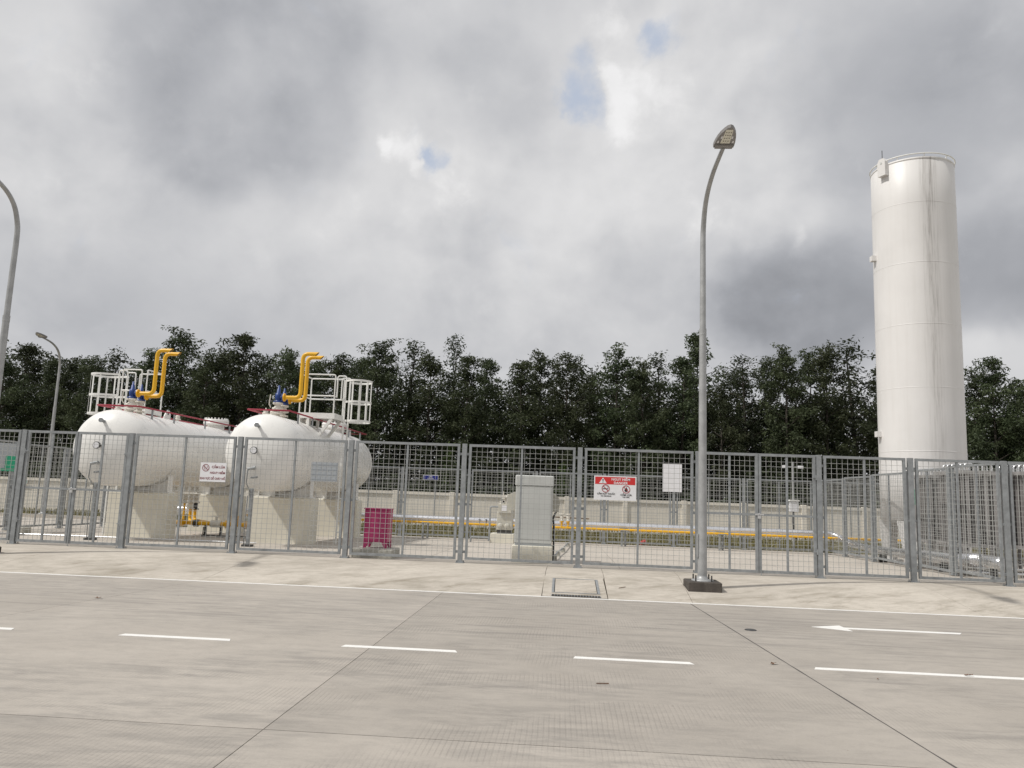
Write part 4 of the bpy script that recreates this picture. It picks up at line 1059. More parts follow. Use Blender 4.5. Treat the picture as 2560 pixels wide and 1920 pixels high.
for y, zz in ((21.8, 1.25), (22.5, 1.25), (22.9, 1.25), (23.2, 1.25)):
    v = MB().lathe([(0.115, -0.27), (0.115, -0.23), (0.05, -0.22), (0.09, -0.16), (0.09, -0.10), (0.05, -0.05), (0.115, -0.04), (0.115, 0.0), (0.0, 0.0)], (TX1, y, zz), n=14)
    v.cyl((TX1 + 0.02, y - 0.13, zz - 0.13), (TX1 + 0.02, y + 0.03, zz - 0.13), 0.03, 8); v.build('ball_valve', 'valve_white', pm)
v = MB().cyl((TX1, 22.9, 0.83), (TX1, 22.9, 0.98), 0.075, 12).cyl((TX1 - 0.12, 22.9, 0.88), (TX1 + 0.05, 22.9, 0.88), 0.055, 10).cyl((TX1, 22.9, 0.80), (TX1, 22.9, 0.83), 0.11, 14); v.build('excess_valve', 'valve_white', pm)
v = MB().cyl((TX1, 23.2, 0.80), (TX1, 23.2, 0.98), 0.06, 12).cyl((TX1, 23.2, 0.78), (TX1, 23.2, 0.81), 0.11, 14).cyl((TX1, 23.2, 0.97), (TX1, 23.2, 1.0), 0.11, 14); v.build('check_valve', 'dark_steel', pm)
v = MB().cyl((-9.9, yr, zr), (-9.6, yr, zr), 0.10, 16).box(-9.78, -9.72, yr - .03, yr + .03, zr + .08, zr + .2).bar((-10.1, yr, zr + 0.2), (-9.5, yr - 0.02, zr + 0.235), 0.02); v.build('line_valve', 'valve_white', pm)
MB().box(-9.30, -9.12, yr - 0.08, yr + 0.08, zr + 0.06, zr + 0.24).build('actuator', 'pipe_yellow', pm)
for k in (-10.40, -10.32): MB().cyl((k, yr, zr), (k + 0.05, yr, zr), 0.10, 12).build('black_coupling', 'dark_steel', pm)
for x in (-10.05, -9.6, -8.8):
    MB().box(x - 0.03, x + 0.03, yr - 0.03, yr + 0.03, slab_z(yr), zr - 0.055).box(x - 0.09, x + 0.09, yr - 0.09, yr + 0.09, slab_z(yr), slab_z(yr) + 0.04).build('support', 'dark_steel', pm)
MB().tube([(-10.0, yr - 0.25, 0.38), (-10.0, yr - 0.25, 0.15), (-8.3, yr - 0.25, 0.15)], 0.015, 8, fillet=0.05).build('drain_line', 'dark_steel', pm)
p2 = empty('pipe_drop', (TX2, 22.6, 0.1), 'yellow double pipe dropping from the underside of the right white tank', 'pipework')
MB().lathe([(0.115, -0.24), (0.115, -0.20), (0.05, -0.19), (0.09, -0.13), (0.09, -0.09), (0.05, -0.04), (0.115, -0.03), (0.115, 0.0), (0.0, 0.0)], (TX2, 22.6, 1.27), n=14).cyl((TX2, 22.6, 0.88), (TX2, 22.6, 1.03), 0.065, 12).cyl((TX2, 22.6, 0.84), (TX2, 22.6, 0.88), 0.11, 14).cyl((TX2 - .02, 22.6, 0.95), (TX2 + 0.13, 22.6, 0.95), 0.035, 8).build('valve', 'valve_white', p2)
MB().tube([(TX2 - 0.05, 22.6, 0.85), (TX2 - 0.05, 22.6, 0.42), (TX2 - 0.06, 22.2, zr - 0.02)], 0.032, 10, fillet=0.06).build('pipe', 'pipe_yellow', p2)
MB().tube([(TX2 + 0.07, 22.6, 0.85), (TX2 + 0.06, 22.6, 0.45), (TX2 - 0.02, 22.25, zr - 0.03)], 0.026, 10, fillet=0.06).build('pipe', 'pipe_yellow', p2)

# ------------------------------------------------------------------ long pipes at the back of the yard
PY = 26.0
lp = empty('insulated_pipe', (0, PY + 0.18, 0), 'long silver clad pipe running across the back of the yard', 'pipe')
xsg = [-15.0 + 2.0 * k for k in range(12)] + [8.4]
for a, b in zip(xsg[:-1], xsg[1:]): MB().tube([(a + 0.004, PY + 0.18, 0.67), (b - 0.004, PY + 0.18, 0.67)], 0.095, 18).build('cladding_section', 'cladding', lp)
for a in xsg[1:-1]: MB().tube([(a - 0.03, PY + 0.18, 0.67), (a + 0.03, PY + 0.18, 0.67)], 0.0985, 18).build('band', 'cladding', lp)
MB().tube([(8.40, PY + 0.18, 0.67), (8.75, PY + 0.18, 0.66), (8.95, PY - 0.1, 0.55), (9.0, PY - 0.8, 0.42), (9.0, PY - 2.3, 0.40)], 0.093, 18, fillet=0.12).build('elbow', 'cladding', lp)
yp = empty('gas_pipe', (0, PY, 0), 'long thin yellow gas pipe on low stands across the back of the yard', 'pipe')
MB().tube([(-12.5, PY - 0.05, 0.555), (14.0, PY - 0.05, 0.555)], 0.038, 14).build('pipe', 'pipe_yellow', yp)
for x in (-8.0, -4.6, -1.2, 1.96, 5.1, 8.2):
    z = slab_z(PY); m = MB().box(x - 0.03, x + 0.03, PY - 0.08, PY - 0.02, z, 0.515).box(x + 0.10, x + 0.16, PY + 0.10, PY + 0.16, z, 0.52).box(x - 0.05, x + 0.22, PY - 0.09, PY + 0.30, 0.517, 0.55)
    m.build('pipe_stand', 'galvanised', yp)
for x in (-2.5, -2.72):
    MB().cyl((x, PY - 0.05, 0.55), (x, PY - 0.05, 0.72), 0.014, 8).box(x - 0.03, x + 0.03, PY - 0.08, PY - 0.02, 0.70, 0.725).build('tap', 'dark_steel', yp)
for x in (-0.01, 0.20):
    v = MB().cyl((x, PY - 0.05, 0.57), (x, PY - 0.05, 0.80), 0.032, 10).cyl((x, PY - 0.05, 0.73), (x, PY - 0.05, 0.765), 0.07, 12); v.build('branch', 'pipe_yellow', yp)
    v = MB().lathe([(0.075, 0.77), (0.075, 0.80), (0.04, 0.81), (0.06, 0.86), (0.06, 0.93), (0.04, 0.96), (0.085, 0.97), (0.085, 1.0), (0, 1.0)], (x, PY - 0.05, 0), n=12)
    for k in range(4): v.cyl((x + 0.06 * math.cos(k * PI / 2), PY - 0.05 + 0.06 * math.sin(k * PI / 2), 1.0), (x + 0.06 * math.cos(k * PI / 2), PY - 0.05 + 0.06 * math.sin(k * PI / 2), 1.04), 0.012, 6)
    v.build('regulator', 'valve_white', yp)
MB().tube([(-0.35, PY + 0.25, 0.88), (0.9, PY + 0.25, 0.86)], 0.02, 8).thing('copper_pipe', 'rusty_steel', 'thin reddish pipe behind the small white valves of the yellow pipe', 'pipe')

# ------------------------------------------------------------------ cabinets and vaporizer box
mc = empty('magenta_cabinet', (-3.87, 16.5, 0.4), 'magenta steel cabinet on short legs behind the mesh fence', 'cabinet')
zc = 0.385
MB().cbox(-4.13, -3.63, 16.26, 16.72, zc + 0.13, zc + 0.80, 0.008).build('body', 'cabinet_magenta', mc)
MB().prism([(-4.145, zc + 0.802), (-3.615, zc + 0.802), (-3.615, zc + 0.825), (-4.145, zc + 0.825)], 'XZ', 16.24, 16.74).build('roof', 'cabinet_magenta', mc)
MB().box(-4.105, -3.655, 16.252, 16.26, zc + 0.16, zc + 0.77).build('door', 'cabinet_magenta', mc)
for sx, x in ((1, -4.13), (-1, -3.63)):
    for y in (16.26, 16.66): MB().prism([(x, zc), (x + sx * 0.05, zc), (x + sx * 0.11, zc + 0.128), (x, zc + 0.128)], 'XZ', y, y + 0.06).build('leg', 'cabinet_magenta', mc)
MB().cbox(-4.33, -3.47, 16.12, 16.86, 0.1, 0.38, 0.015).thing('concrete_plinth', 'plinth_grey', 'low pale concrete plinth under the magenta cabinet', 'plinth')

gc = empty('grey_cabinet', (-0.6, 16.95, 0.62), 'tall grey electrical cabinet standing close behind the mesh fence', 'cabinet')
MB().cbox(-1.0, -0.21, 16.70, 17.28, 0.60, 1.80, 0.008).build('body', 'cabinet_grey', gc)
MB().cbox(-1.015, -0.195, 16.68, 17.30, 1.805, 2.02, 0.02).build('roof', 'cabinet_grey', gc)
MB().box(-0.97, -0.24, 16.692, 16.70, 0.68, 1.79).build('back_panel', 'cabinet_grey', gc)
MB().box(-0.985, -0.225, 16.715, 17.27, 0.545, 0.60).build('base_frame', 'sign_grey', gc)
MB().cbox(-1.04, -0.19, 16.62, 17.36, 0.05, 0.543, 0.012).thing('concrete_plinth', 'plinth_cream', 'cream concrete plinth under the tall grey cabinet', 'plinth')
hood = MB().prism([(-1.22, 1.25), (-0.08, 1.25), (-0.06, 1.42), (-0.08, 1.56), (-0.20, 1.66), (-1.08, 1.66), (-1.22, 1.58)], 'XZ', 17.4, 17.75)
hood.thing('control_box', 'box_beige', 'beige control box with sloping shoulders behind the grey cabinet', 'box')
MB().tube([(-0.14, 17.5, 1.24), (-0.20, 17.38, 1.12), (-0.175, 17.2, 0.95), (-0.165, 17.1, 0.5), (-0.165, 17.05, 0.2)], 0.022, 8, fillet=0.08).thing('cable', 'black_cable', 'black cable running down the right side of the grey cabinet', 'cable')
cd = empty('floor_conduit', (0.1, 20, 0.1), 'thin grey conduit on small blocks leading back from the grey cabinet', 'conduit')
cp = [(-0.15, 17.45), (-0.08, 19.4), (0.05, 21.2), (0.20, 24.4), (0.42, 27.0)]
MB().tube([(x, y, slab_z(y) + 0.11) for x, y in cp], 0.02, 8).build('pipe', 'galvanised', cd)
for x, y in cp[:4]: MB().cbox(x - 0.06, x + 0.06, y - 0.06, y + 0.06, slab_z(y) - .01, slab_z(y) + 0.13, 0.008).build('block', 'plinth_grey', cd)

va = empty('vaporizer_box', (-1.8, 24.9, 0.35), 'beige gas vaporizer with gauges and two round covers left of the grey cabinet', 'vaporizer')
MB().cbox(-2.06, -1.56, 24.78, 25.30, 0.46, 1.02, 0.02).build('body', 'box_beige', va)
MB().box(-2.04, -1.58, 24.80, 25.28, 0.34, 0.46).build('base', 'dark_steel', va)
MB().cbox(-2.01, -1.60, 24.70, 25.1, 1.0, 1.27, 0.012).build('junction_box', 'box_beige', va)
MB().box(-1.90, -1.74, 24.693, 24.70, 1.05, 1.22).build('nameplate', 'sign_white', va)
for x in (-1.94, -1.72):
    MB().lathe([(0.0, -0.045), (0.06, -0.04), (0.085, -0.02), (0.085, 0.02)], (x, 24.77, 0.585), 'Y', 18).build('round_cover', 'box_beige', va)
m = MB()
for x in (-1.95, -1.83, -1.70): m.cyl((x, 24.85, 1.27), (x, 24.85, 1.36), 0.03, 10)
for x in (-1.86, -1.67): m.cyl((x, 24.78, 1.345), (x, 24.85, 1.345), 0.05, 14)
m.cyl((-1.88, 24.9, 1.36), (-1.88, 24.9, 1.66), 0.018, 8).cyl((-1.9, 24.9, 1.47), (-1.72, 24.9, 1.50), 0.045, 10).box(-1.93, -1.83, 24.85, 24.95, 1.42, 1.54).build('valve_set', 'valve_white', va)
m = MB()
for x in (-1.86, -1.67): m.cyl((x, 24.775, 1.345), (x, 24.78, 1.345), 0.032, 12)
m.build('gauge_glass', 'sign_black', va, kind='stuff')
MB().tube([(-2.02, 24.8, 1.17), (-2.27, 24.8, 1.17), (-2.28, 24.8, 0.14), (-2.28, 24.8, 0.12)], 0.03, 10, fillet=0.06).build('side_pipe', 'galvanised', va)
MB().tube([(-2.28, 24.7, 0.10), (-2.28, 24.7, 0.2), (-2.85, 24.7, 0.2), (-2.85, 24.7, 0.06)], 0.03, 10, fillet=0.05).build('floor_pipe', 'galvanised', va)
MB().cbox(-2.24, -1.5, 24.72, 25.5, -0.05, 0.34, 0.012).thing('concrete_plinth', 'plinth_cream', 'cream concrete plinth under the beige vaporizer', 'plinth')

# camera pole at the back fence
cc = empty('camera_pole', (8.0, 27.9, -0.12), 'white equipment box on a thin pole with cameras, behind the right gate', 'camera pole')
MB().cyl((8.03, 27.95, -0.12), (8.03, 27.95, 3.05), 0.035, 10).build('pole', 'lamp_metal', cc)
MB().cbox(7.86, 8.14, 27.7, 27.92, 1.33, 1.68, 0.01).build('box', 'sign_white', cc)
MB().prism([(7.83, 1.683), (8.17, 1.683), (8.15, 1.74), (7.85, 1.74)], 'XZ', 27.67, 27.94).build('box_roof', 'rail_white', cc)
m = MB().bar((7.75, 27.95, 2.88), (8.3, 27.95, 2.88), 0.03)
m.build('cross_arm', 'lamp_metal', cc)
for x, dy in ((7.76, -0.1), (8.29, 0.1)): MB().cbox(x - 0.09, x + 0.09, 27.90, 28.0, 2.83, 2.92, 0.01).build('camera', 'sign_white', cc)
MB().tube([(7.98, 27.8, 1.33), (7.96, 27.82, 1.0), (8.0, 27.85, 0.6), (8.12, 27.9, 0.35)], 0.03, 8).build('cable', 'black_cable', cc)
m = MB(); m.lathe([(0.0, 0.10), (0.09, 0.10), (0.13, 0.05), (0.16, 0.0), (0.14, -0.1)], (2.90, 28.3, 0.0), n=12)
m.v = [(x + 0.03 * math.sin(9 * z + 5 * y), y + 0.04 * math.sin(11 * x), z * (1.1 + 0.4 * math.sin(13 * x))) for x, y, z in m.v]
m.thing('red_bag', 'red_cloth', 'crumpled red bag lying on the grass before the wall', 'bag')

# ------------------------------------------------------------------ tall white tank
TC = (10.32, 23.2); R = 1.135; zg = slab_z(23.2)
tt = empty('storage_tank', (TC[0], TC[1], zg), 'tall white cylindrical storage tank with grey rain streaks', 'tank')
zb, ztp = 1.24, 11.70
prof = [(R - 0.06, zb - zg), (R, zb - zg + 0.02)] + [(R, zb - zg + (ztp - zb) * k / 8) for k in range(1, 9)] + [(R - 0.02, ztp - zg + 0.02), (R * 0.75, ztp - zg + 0.07), (R * 0.4, ztp - zg + 0.10), (0.0, ztp - zg + 0.11)]
sh = MB().lathe(prof, (TC[0], TC[1], zg), n=72).build('shell', 'tank_white', tt)
for z in (10.32, 8.53, 6.73, 4.92, 3.13):
    MB().lathe([(R - 0.01, -0.022), (R + 0.0035, -0.008), (R + 0.0035, 0.008), (R - 0.01, 0.022)], (TC[0], TC[1], z + 0.05), n=72).build('weld_ring', 'tank_white', tt)
MB().lathe([(R - 0.01, -0.04), (R + 0.012, -0.02), (R + 0.012, 0.02), (R - 0.01, 0.04)], (TC[0], TC[1], ztp - 0.02), n=72).build('rim', 'tank_white', tt)
# lightning rail round the top
rr = MB().tube([(TC[0] + (R + 0.015) * math.cos(a), TC[1] + (R + 0.015) * math.sin(a), ztp + 0.11) for a in [2 * PI * k / 60 for k in range(60)]], 0.020, 8, closed=True)
rr_o = rr.build('top_rail', 'rail_white', tt)
for k in range(10):
    a = 2 * PI * k / 10 + 0.2; c, s = math.cos(a), math.sin(a)
    MB().bar((TC[0] + (R - 0.03) * c, TC[1] + (R - 0.03) * s, ztp), (TC[0] + (R + 0.015) * c, TC[1] + (R + 0.015) * s, ztp + 0.11), 0.02).build('rail_bracket', 'rail_white', rr_o)
def shell_pt(deg, out=0.0): a = math.radians(deg); return TC[0] + (R + out) * math.sin(a), TC[1] - (R + out) * math.cos(a)
def lug(deg, z0, z1):
    a = math.radians(deg); c, s = math.cos(a), math.sin(a)
    def L(t, o, z): return (TC[0] + (R + o) * s + t * c, TC[1] - (R + o) * c + t * s, z)
    pr = [(-0.135, z0), (0.135, z0), (0.135, z1 - 0.1), (0.07, z1), (-0.07, z1), (-0.135, z1 - 0.1)]
    v = [L(t, 0.0, z) for t, z in pr] + [L(t, 0.13, z) for t, z in pr]
    o = MB().add(v, [(5, 4, 3, 2, 1, 0), (6, 7, 8, 9, 10, 11)] + [(i, (i + 1) % 6, 6 + (i + 1) % 6, 6 + i) for i in range(6)]).build('lifting_lug', 'tank_white', tt)
    MB().cyl(L(0, 0.12, z1 - 0.14), L(0, 0.137, z1 - 0.14), 0.035, 18).build('lug_hole', 'cabinet_grey', o)
lug(-63, ztp - 0.36, ztp + 0.17); lug(108, ztp - 0.2, ztp + 0.30)
for z in (8.98, 3.70):
    x, y = shell_pt(-92); MB().box(x - 0.13, x + 0.02, y - 0.09, y + 0.09, z - 0.08, z + 0.08).build('bracket', 'tank_white', tt)
x, y = shell_pt(-80, -0.2); MB().cyl((x, y, ztp), (x, y, ztp + 0.62), 0.011, 6).build('lightning_rod', 'dark_steel', tt)
MB().cyl((TC[0] + 0.1, TC[1], ztp + 0.05), (TC[0] + 0.1, TC[1], ztp + 0.30), 0.14, 14).build('top_nozzle', 'tank_white', tt)
for deg in (-42, 48, 138, 228):
    a = math.radians(deg); c, s = math.cos(a), math.sin(a)
    def L(t, o, z): return (TC[0] + (R + o) * s + t * c, TC[1] - (R + o) * c + t * s, z)
    pr = [(-0.36, zb + 0.0), (0.36, zb + 0.0), (0.19, 0.30), (0.19, zg + 0.02), (-0.19, zg + 0.02), (-0.19, 0.30)]
    v = [L(t, -0.30, z) for t, z in pr] + [L(t, -0.02, z) for t, z in pr]
    o = MB().add(v, [(5, 4, 3, 2, 1, 0), (6, 7, 8, 9, 10, 11)] + [(i, (i + 1) % 6, 6 + (i + 1) % 6, 6 + i) for i in range(6)]).build('leg', 'tank_white', tt)
    MB().add([L(t, q, z) for z in (zg, zg + 0.03) for t, q in ((-0.3, -0.4), (0.3, -0.4), (0.3, 0.08), (-0.3, 0.08))], [(0, 3, 2, 1), (4, 5, 6, 7), (0, 1, 5, 4), (1, 2, 6, 5), (2, 3, 7, 6), (3, 0, 4, 7)]).build('foot_plate', 'tank_white', o)
for (x0, y0) in ((10.7, 22.1), (10.9, 22.2), (11.1, 22.35)):
    MB().tube([(x0, y0 + 0.3, 1.3), (x0, y0, 1.1), (x0, y0, 0.35), (x0 - 0.4, y0 - 0.1, 0.3)], 0.03, 8, fillet=0.08).build('tank_pipe', 'cladding', tt)
for (x0, z) in ((10.55, 0.95), (10.65, 0.75), (10.8, 0.6), (10.6, 0.5), (10.75, 1.05)):
    MB().box(x0 - 0.05, x0 + 0.05, 21.98, 22.1, z - 0.07, z + 0.07).cyl((x0, 21.9, z), (x0, 22.0, z), 0.05, 10).build('small_valve', 'dark_steel', tt)
a0 = math.radians(-30); gp_ = MB(); vv = []
for k in range(7):
    d = -47 + 18 * k / 6; x, y = shell_pt(d, 0.006); vv += [(x, y, 1.70), (x, y, 2.12)]
gp_.add(vv, [(2 * k, 2 * k + 2, 2 * k + 3, 2 * k + 1) for k in range(6)]).build('green_plate', 'sign_green', tt)

# ------------------------------------------------------------------ finned ambient vaporizers
def star_mesh(h, r=0.094):
    m = MB()
    for k in range(4):
        a = PI / 4 * k; c, s = math.cos(a), math.sin(a); t = 0.0035
        p = [(c * r - s * t, s * r + c * t), (-c * r - s * t, -s * r + c * t), (-c * r + s * t, -s * r - c * t), (c * r + s * t, s * r - c * t)]
        m.prism(p, 'XY', 0, h)
    m.tube([(0, 0, -0.02), (0, 0, h + 0.02)], 0.02, 8)
    for s in (-1, 1): m.box(-0.042, 0.042, s * 0.096 - 0.003, s * 0.096 + 0.003, 0, h)
    return m
STAR = star_mesh(1.68).mesh('finned_tube', 'fin_aluminium')
UB = MB().tube([(0, 0, 0), (0, 0, 0.19), (0.205, 0, 0.19), (0.205, 0, 0)], 0.022, 8, fillet=0.09, caps=False).mesh('return_bend', 'tube_bright')
def finned(x0, y0, nx, ny, label):
    z = slab_z(y0); e = empty('finned_vaporizer', (x0, y0, z), label, 'vaporizer', 'finned aluminium vaporizers at the right')
    P = 0.205
    for i in range(nx):
        for j in range(ny):
            inst('finned_tube', STAR, e, (0.1 + P * i, 0.1 + P * j, 0.68))
            if i % 2 == 0 and i + 1 < nx: inst('return_bend', UB, e, (0.1 + P * i, 0.1 + P * j, 2.36))
    W_, D_ = P * nx, P * ny
    for zz in (0.62, 2.30):
        m = MB()
        for y in (-0.03, D_ + 0.03): m.box(x0 - 0.03, x0 + W_ + 0.03, y0 + y - 0.02, y0 + y + 0.02, z + zz, z + zz + 0.08)
        for x in (-0.05, W_ + 0.05): m.box(x0 + x - 0.02, x0 + x + 0.02, y0 - 0.05, y0 + D_ + 0.05, z + zz + 0.002, z + zz + 0.078)
        m.build('frame', 'fin_aluminium', e)
    for x in (-0.04, W_ * 0.55, W_ + 0.04):
        for y in (-0.04, D_ + 0.04): MB().box(x0 + x - 0.032, x0 + x + 0.032, y0 + y - 0.034, y0 + y + 0.034, z, z + 0.62).box(x0 + x - 0.07, x0 + x + 0.07, y0 + y - 0.07, y0 + y + 0.07, z - .01, z + 0.015).build('leg', 'fin_aluminium', e)
    for k in range(3): MB().tube([(x0 + 0.1, y0 + 0.2 + k * 0.3, z + 0.2 + 0.05 * k), (x0 + W_ - 0.1, y0 + 0.2 + k * 0.3, z + 0.2 + 0.05 * k)], 0.022, 8).build('header_pipe', 'tube_bright', e)
finned(9.28, 18.85, 5, 6, 'finned vaporizer nearest the side fence, in front of the tall white tank')
finned(9.50, 21.15, 4, 4, 'finned vaporizer furthest back, close to the tall white tank')
finned(10.48, 18.6, 5, 6, 'finned vaporizer at the right edge of the picture')
rp_ = empty('ground_pipe', (9.0, 20.5, 0.1), 'fat silver insulated pipe on low stands in front of the finned vaporizers', 'pipe')
for (a, b, r) in (((9.02, 23.7, 0.38), (9.02, 22.3, 0.40), 0.115), ((9.02, 22.28, 0.40), (9.03, 20.3, 0.45), 0.13), ((9.03, 20.28, 0.45), (9.04, 18.75, 0.48), 0.14)):
    MB().tube([a, b], r, 20).build('cladding_section', 'cladding', rp_)
MB().tube([(9.04, 18.75, 0.48), (9.05, 18.45, 0.50), (9.2, 18.25, 0.53), (9.32, 18.2, 0.53)], [0.143, 0.155, 0.15, 0.14], 20).build('elbow', 'cladding', rp_)
for y in (22.9, 21.2, 19.4): MB().box(8.92, 9.12, y - 0.03, y + 0.03, slab_z(y), 0.33).build('stand', 'dark_steel', rp_)
r2 = empty('valve_jacket', (9.3, 17.5, 0.15), 'short bulging silver jacket over a valve, nearest the corner of the fences', 'pipe')
MB().lathe([(0.09, -0.40), (0.125, -0.36), (0.145, -0.30), (0.145, 0.22), (0.12, 0.33), (0.08, 0.36)], (9.22, 17.65, 0.53), 'Y', 22).build('jacket', 'cladding', r2)
MB().box(9.15, 9.29, 17.55, 17.6, slab_z(17.6), 0.40).build('stand', 'dark_steel', r2)
cpz = empty('collector_pipes', (10.5, 18.4, 0.15), 'thin bright pipes running along the ground under the finned vaporizers', 'pipes')
for k, zz in enumerate((0.26, 0.34, 0.30)): MB().tube([(8.95 + 0.1 * k, 18.2 + .2 * k, zz), (12.5, 18.2 + .2 * k, zz - 0.02)], 0.028, 8).build('pipe', 'tube_bright', cpz)
for x in (9.3, 10.5): MB().cbox(x - 0.1, x + 1.0, 18.55, 18.68, slab_z(18.6) - 0.02, slab_z(18.6) + 0.1, 0.01).thing('concrete_kerb', 'plinth_grey', 'low concrete kerb under the finned vaporizer ' + ('nearest the side fence' if x < 10 else 'at the right edge'), 'kerb')

# ------------------------------------------------------------------ signs
def plate(root, x0, x1, z0, z1, y, mat='sign_white', name='plate', t=0.006): return MB().box(x0, x1, y, y + t, z0, z1).build(name, mat, root)
# red and white danger sign
yS = 15.872; x0, x1, z0, z1 = 0.625, 1.475, 1.56, 2.045
ds = empty('danger_sign', ((x0 + x1) / 2, yS, z0), 'red and white danger sign with no smoking and no fire symbols on the fence', 'sign', 'signs on the fences')
plate(ds, x0, x1, z0, z1, yS)
MB().box(x0 + 0.022, x1 - 0.025, yS - 0.002, yS, 1.875, 2.022).build('red_band', 'sign_red', ds)
MB().prism([(x0 + 0.10, 1.893), (x0 + 0.255, 1.893), (x0 + 0.178, 2.008)], 'XZ', yS - 0.0042, yS - 0.0021).build('warning_triangle', 'sign_white', ds)
m = MB().prism([(x0 + 0.172, 1.928), (x0 + 0.184, 1.928), (x0 + 0.189, 1.978), (x0 + 0.167, 1.978)], 'XZ', yS - 0.0064, yS - 0.0043)
ring_xz(m, x0 + 0.178, 1.910, 0.008, 0.0005, yS - 0.0064, yS - 0.0043, 12)
m.build('exclamation_mark', 'sign_black', ds)
m = MB(); sheet_text(m, 'NGUY HI\u1EC2M', 0.066, x0 + 0.535, yS - 0.0032, 1.955, bold=0.0016, sx=1.04); sheet_text(m, 'DANGER', 0.066, x0 + 0.535, yS - 0.0032, 1.885, bold=0.0016, sx=1.04)
m.build('white_lettering', 'sign_white', ds, kind='stuff')
def ban(root, cx, cz, r, what, mat='sign_darkred', y=yS):
    m = MB()
    if what == 'smoke':
        m.box(cx - 0.055, cx + 0.01, y - 0.002, y, cz - 0.016, cz + 0.002).box(cx + 0.014, cx + 0.05, y - 0.002, y, cz - 0.016, cz + 0.002)
        m.tube([(cx + 0.045, y - 0.002, cz + 0.008), (cx + 0.05, y - 0.002, cz + 0.03), (cx + 0.025, y - 0.002, cz + 0.04), (cx + 0.02, y - 0.002, cz + 0.058)], 0.003, 5)
    elif what == 'fire':
        m.prism([(cx - 0.030, cz - 0.035), (cx - 0.02, cz - 0.048), (cx, cz - 0.05), (cx + 0.02, cz - 0.045), (cx + 0.033, cz - 0.02), (cx + 0.03, cz + 0.005), (cx + 0.015, cz + 0.02), (cx + 0.008, cz + 0.05), (cx - 0.008, cz + 0.025), (cx - 0.022, cz + 0.008), (cx - 0.035, cz - 0.012)], 'XZ', y - 0.002, y)
    else:
        m.bar((cx - 0.03, y - 0.001, cz + 0.02), (cx - 0.02, y - 0.001, cz - 0.04), 0.008, 0.002).bar((cx - 0.02, y - 0.001, cz - 0.04), (cx + 0.035, y - 0.001, cz + 0.012), 0.008, 0.002).bar((cx + 0.035, y - 0.001, cz + 0.012), (cx + 0.03, y - 0.001, cz + 0.03), 0.012, 0.002)
    m.build('symbol', 'sign_black' if what != 'match' else mat, root)
    m = MB(); ring_xz(m, cx, cz, r, r * 0.84, y - 0.0045, y - 0.0025)
    m.bar((cx - r * 0.64, y - 0.0035, cz + r * 0.64), (cx + r * 0.64, y - 0.0035, cz - r * 0.64), 0.0018, r * 0.17); m.build('ban_ring', mat, root)
paint('sign_ring', (0.36, 0.03, 0.04), 0.45)
ban(ds, x0 + 0.235, 1.79, 0.079, 'smoke', 'sign_ring'); ban(ds, x0 + 0.645, 1.783, 0.079, 'fire', 'sign_ring')
m = MB(); sheet_text(m, 'C\u1EA4M H\u00DAT THU\u1ED0C', 0.044, x0 + 0.245, yS - 0.0025, 1.668, bold=0.0009); sheet_text(m, 'NO SMOKING', 0.033, x0 + 0.245, yS - 0.0025, 1.628, bold=0.0006)
sheet_text(m, 'C\u1EA4M L\u1EECA'.replace('\u1EEC', '\u1EEC'), 0.050, x0 + 0.645, yS - 0.0025, 1.655, bold=0.0012, sx=1.05); sheet_text(m, 'NO FIRE', 0.036, x0 + 0.645, yS - 0.0025, 1.615, bold=0.0006)
m.build('black_lettering', 'sign_black', ds, kind='stuff')
# white sign with dark red lettering
x0, x1, z0, z1 = -7.575, -7.02, 1.65, 2.035
cs = empty('warning_sign', ((x0 + x1) / 2, yS, z0), 'white sign with dark red lettering on the fence before the tanks', 'sign', 'signs on the fences')
plate(cs, x0, x1, z0, z1, yS)
plate(cs, x0 - 0.004, x1 + 0.004, z0 - 0.010, z0 - 0.001, yS - 0.004, 'sign_white', 'edge_strip', 0.012)
ban(cs, x0 + 0.115, 1.925, 0.075, 'match', 'sign_darkred')
m = MB(); sheet_text(m, 'C\u1EA4M L\u1EECA', 0.066, x0 + 0.385, yS - 0.0025, 1.922, bold=0.0012); sheet_text(m, 'NGUY HI\u1EC2M', 0.060, x0 + 0.375, yS - 0.0025, 1.805, bold=0.0012)
sheet_text(m, 'KHU V\u1EF0C D\u1EC4 CH\u00C1Y N\u1ED4', 0.062, (x0 + x1) / 2, yS - 0.0025, 1.685, bold=0.0012, sx=0.80)
m.build('lettering', 'sign_darkred', cs, kind='stuff')
# blue station sign on the back fence
x0, x1, z0, z1 = -4.90, -4.36, 1.965, 2.135; yb = 27.14
bs = empty('station_sign', ((x0 + x1) / 2, yb, z0), 'small blue station sign with white border on the back fence', 'sign', 'signs on the fences')
plate(bs, x0, x1, z0, z1, yb)
MB().box(x0 + 0.014, x1 - 0.014, yb - 0.003, yb - 0.0005, z0 + 0.014, z1 - 0.014).build('blue_face', 'sign_blue', bs)
m = MB(); sheet_text(m, 'LPG', 0.072, (x0 + x1) / 2, yb - 0.0055, z0 + 0.09, bold=0.001); sheet_text(m, 'STATION', 0.05, (x0 + x1) / 2, yb - 0.0055, z0 + 0.035, bold=0.0005)
m.build('lettering', 'sign_white', bs, kind='stuff')
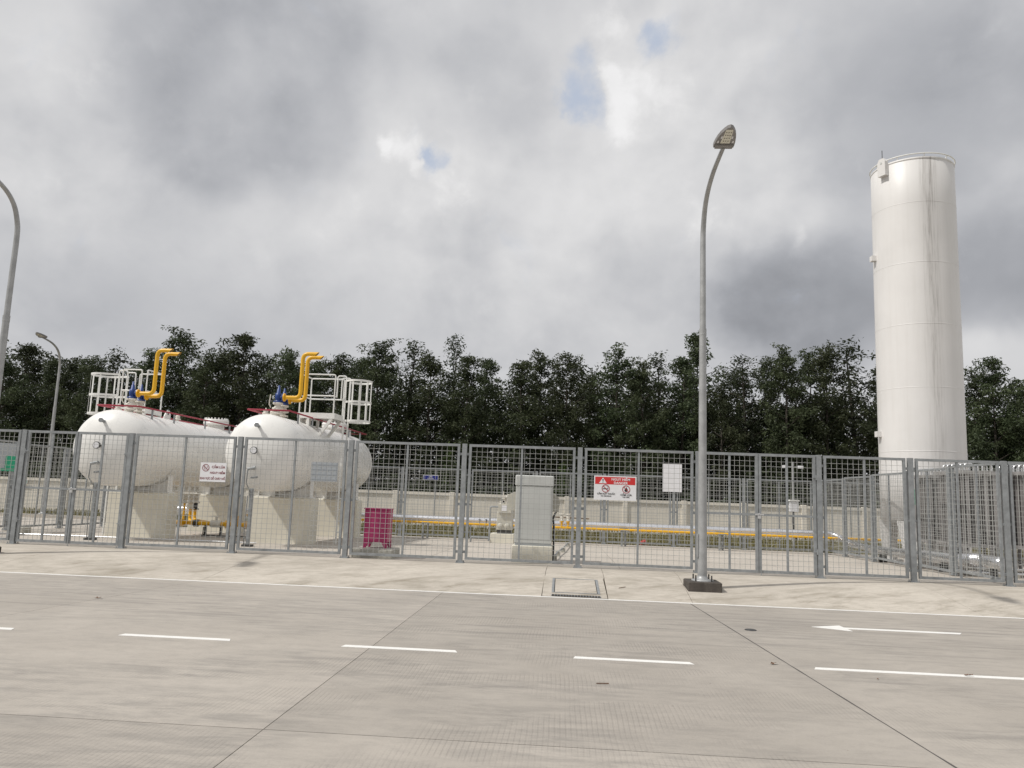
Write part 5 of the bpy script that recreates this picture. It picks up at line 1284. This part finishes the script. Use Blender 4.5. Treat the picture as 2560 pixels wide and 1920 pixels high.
# bare backs of signs
m = MB().box(3.41, 4.06, 27.12, 27.14, 1.85, 2.80); m.thing('sign_board', 'sign_white', 'blank pale board on the back fence, left of the tall lamp', 'sign', 'signs on the fences')
m = MB().box(-5.24, -4.68, 15.95, 15.957, 1.725, 2.125); m.thing('sign_board', 'sign_grey', 'plain grey back of a sign on the fence before the right tank', 'sign', 'signs on the fences')
lb = empty('notice_board', (-15.0, 20.1, 1.7), 'grey notice board with green panel at the far left edge', 'sign', 'signs on the fences')
MB().box(-15.03, -15.01, 19.55, 20.52, 1.72, 2.47).build('board', 'sign_grey', lb)
MB().box(-15.009, -15.0, 20.08, 20.46, 1.80, 2.13).build('green_panel', 'sign_green', lb); MB().box(-15.009, -15.0, 19.6, 20.46, 1.72, 1.785).build('green_strip', 'sign_green', lb)
ex = empty('exit_sign', (-26.44, 36.86, 1.2), 'tiny green sign with white border on the wall at far left', 'sign', 'signs on the fences')
MB().box(-26.6, -26.28, 36.86, 36.868, 1.20, 1.40).build('plate', 'sign_white', ex); MB().box(-26.57, -26.31, 36.854, 36.859, 1.23, 1.37).build('face', 'sign_green', ex)
MB().cbox(-14.42, -14.06, 19.75, 20.1, 0.05, 0.27, 0.012).thing('concrete_block', 'plinth_grey', 'small pale concrete block on the slab inside the left gate', 'block')

# ------------------------------------------------------------------ litter on the road
def litter(x, y, s, rz, seed, label):
    rd = random.Random(seed); n = 9; v = [(0, 0, 0.012)]
    for k in range(n):
        a = 2 * PI * k / n; r = s * (0.6 + 0.5 * abs(math.cos(a))) * rd.uniform(0.8, 1.15)
        v.append((r * math.cos(a), r * 0.55 * math.sin(a), 0.004 + rd.uniform(0, 0.5) * s))
    m = MB().add(v, [(0, 1 + k, 1 + (k + 1) % n) for k in range(n)])
    c, s_ = math.cos(rz), math.sin(rz); m.v = [(x + a * c - b * s_, y + a * s_ + b * c, z + 0.003) for a, b, z in m.v]
    m.thing('dead_leaf', 'dry_leaf', label, 'leaf', 'dead leaves on the road')
litter(2.20, 8.42, 0.042, 0.4, 1, 'curled brown leaf on the road left of the solid white line')
litter(4.07, 8.32, 0.040, 0.1, 2, 'brown leaf lying on the solid white line')
litter(-6.31, 10.55, 0.050, 0.2, 3, 'dark leaf on the road at left, below the white edge line')
litter(3.05, 7.95, 0.018, 1.2, 4, 'tiny leaf just below the start of the solid white line')
MB().bar((0.34, 7.18, 0.008), (0.45, 7.20, 0.008), 0.007).thing('twig', 'dry_leaf', 'short dark twig on the road below the third white dash', 'twig')
MB().bar((1.0, 13.72, apron_z(13.72) + 0.01), (1.12, 13.82, apron_z(13.82) + 0.012), 0.008).thing('twig', 'dry_leaf', 'short twig on the apron right of the storm drain', 'twig')
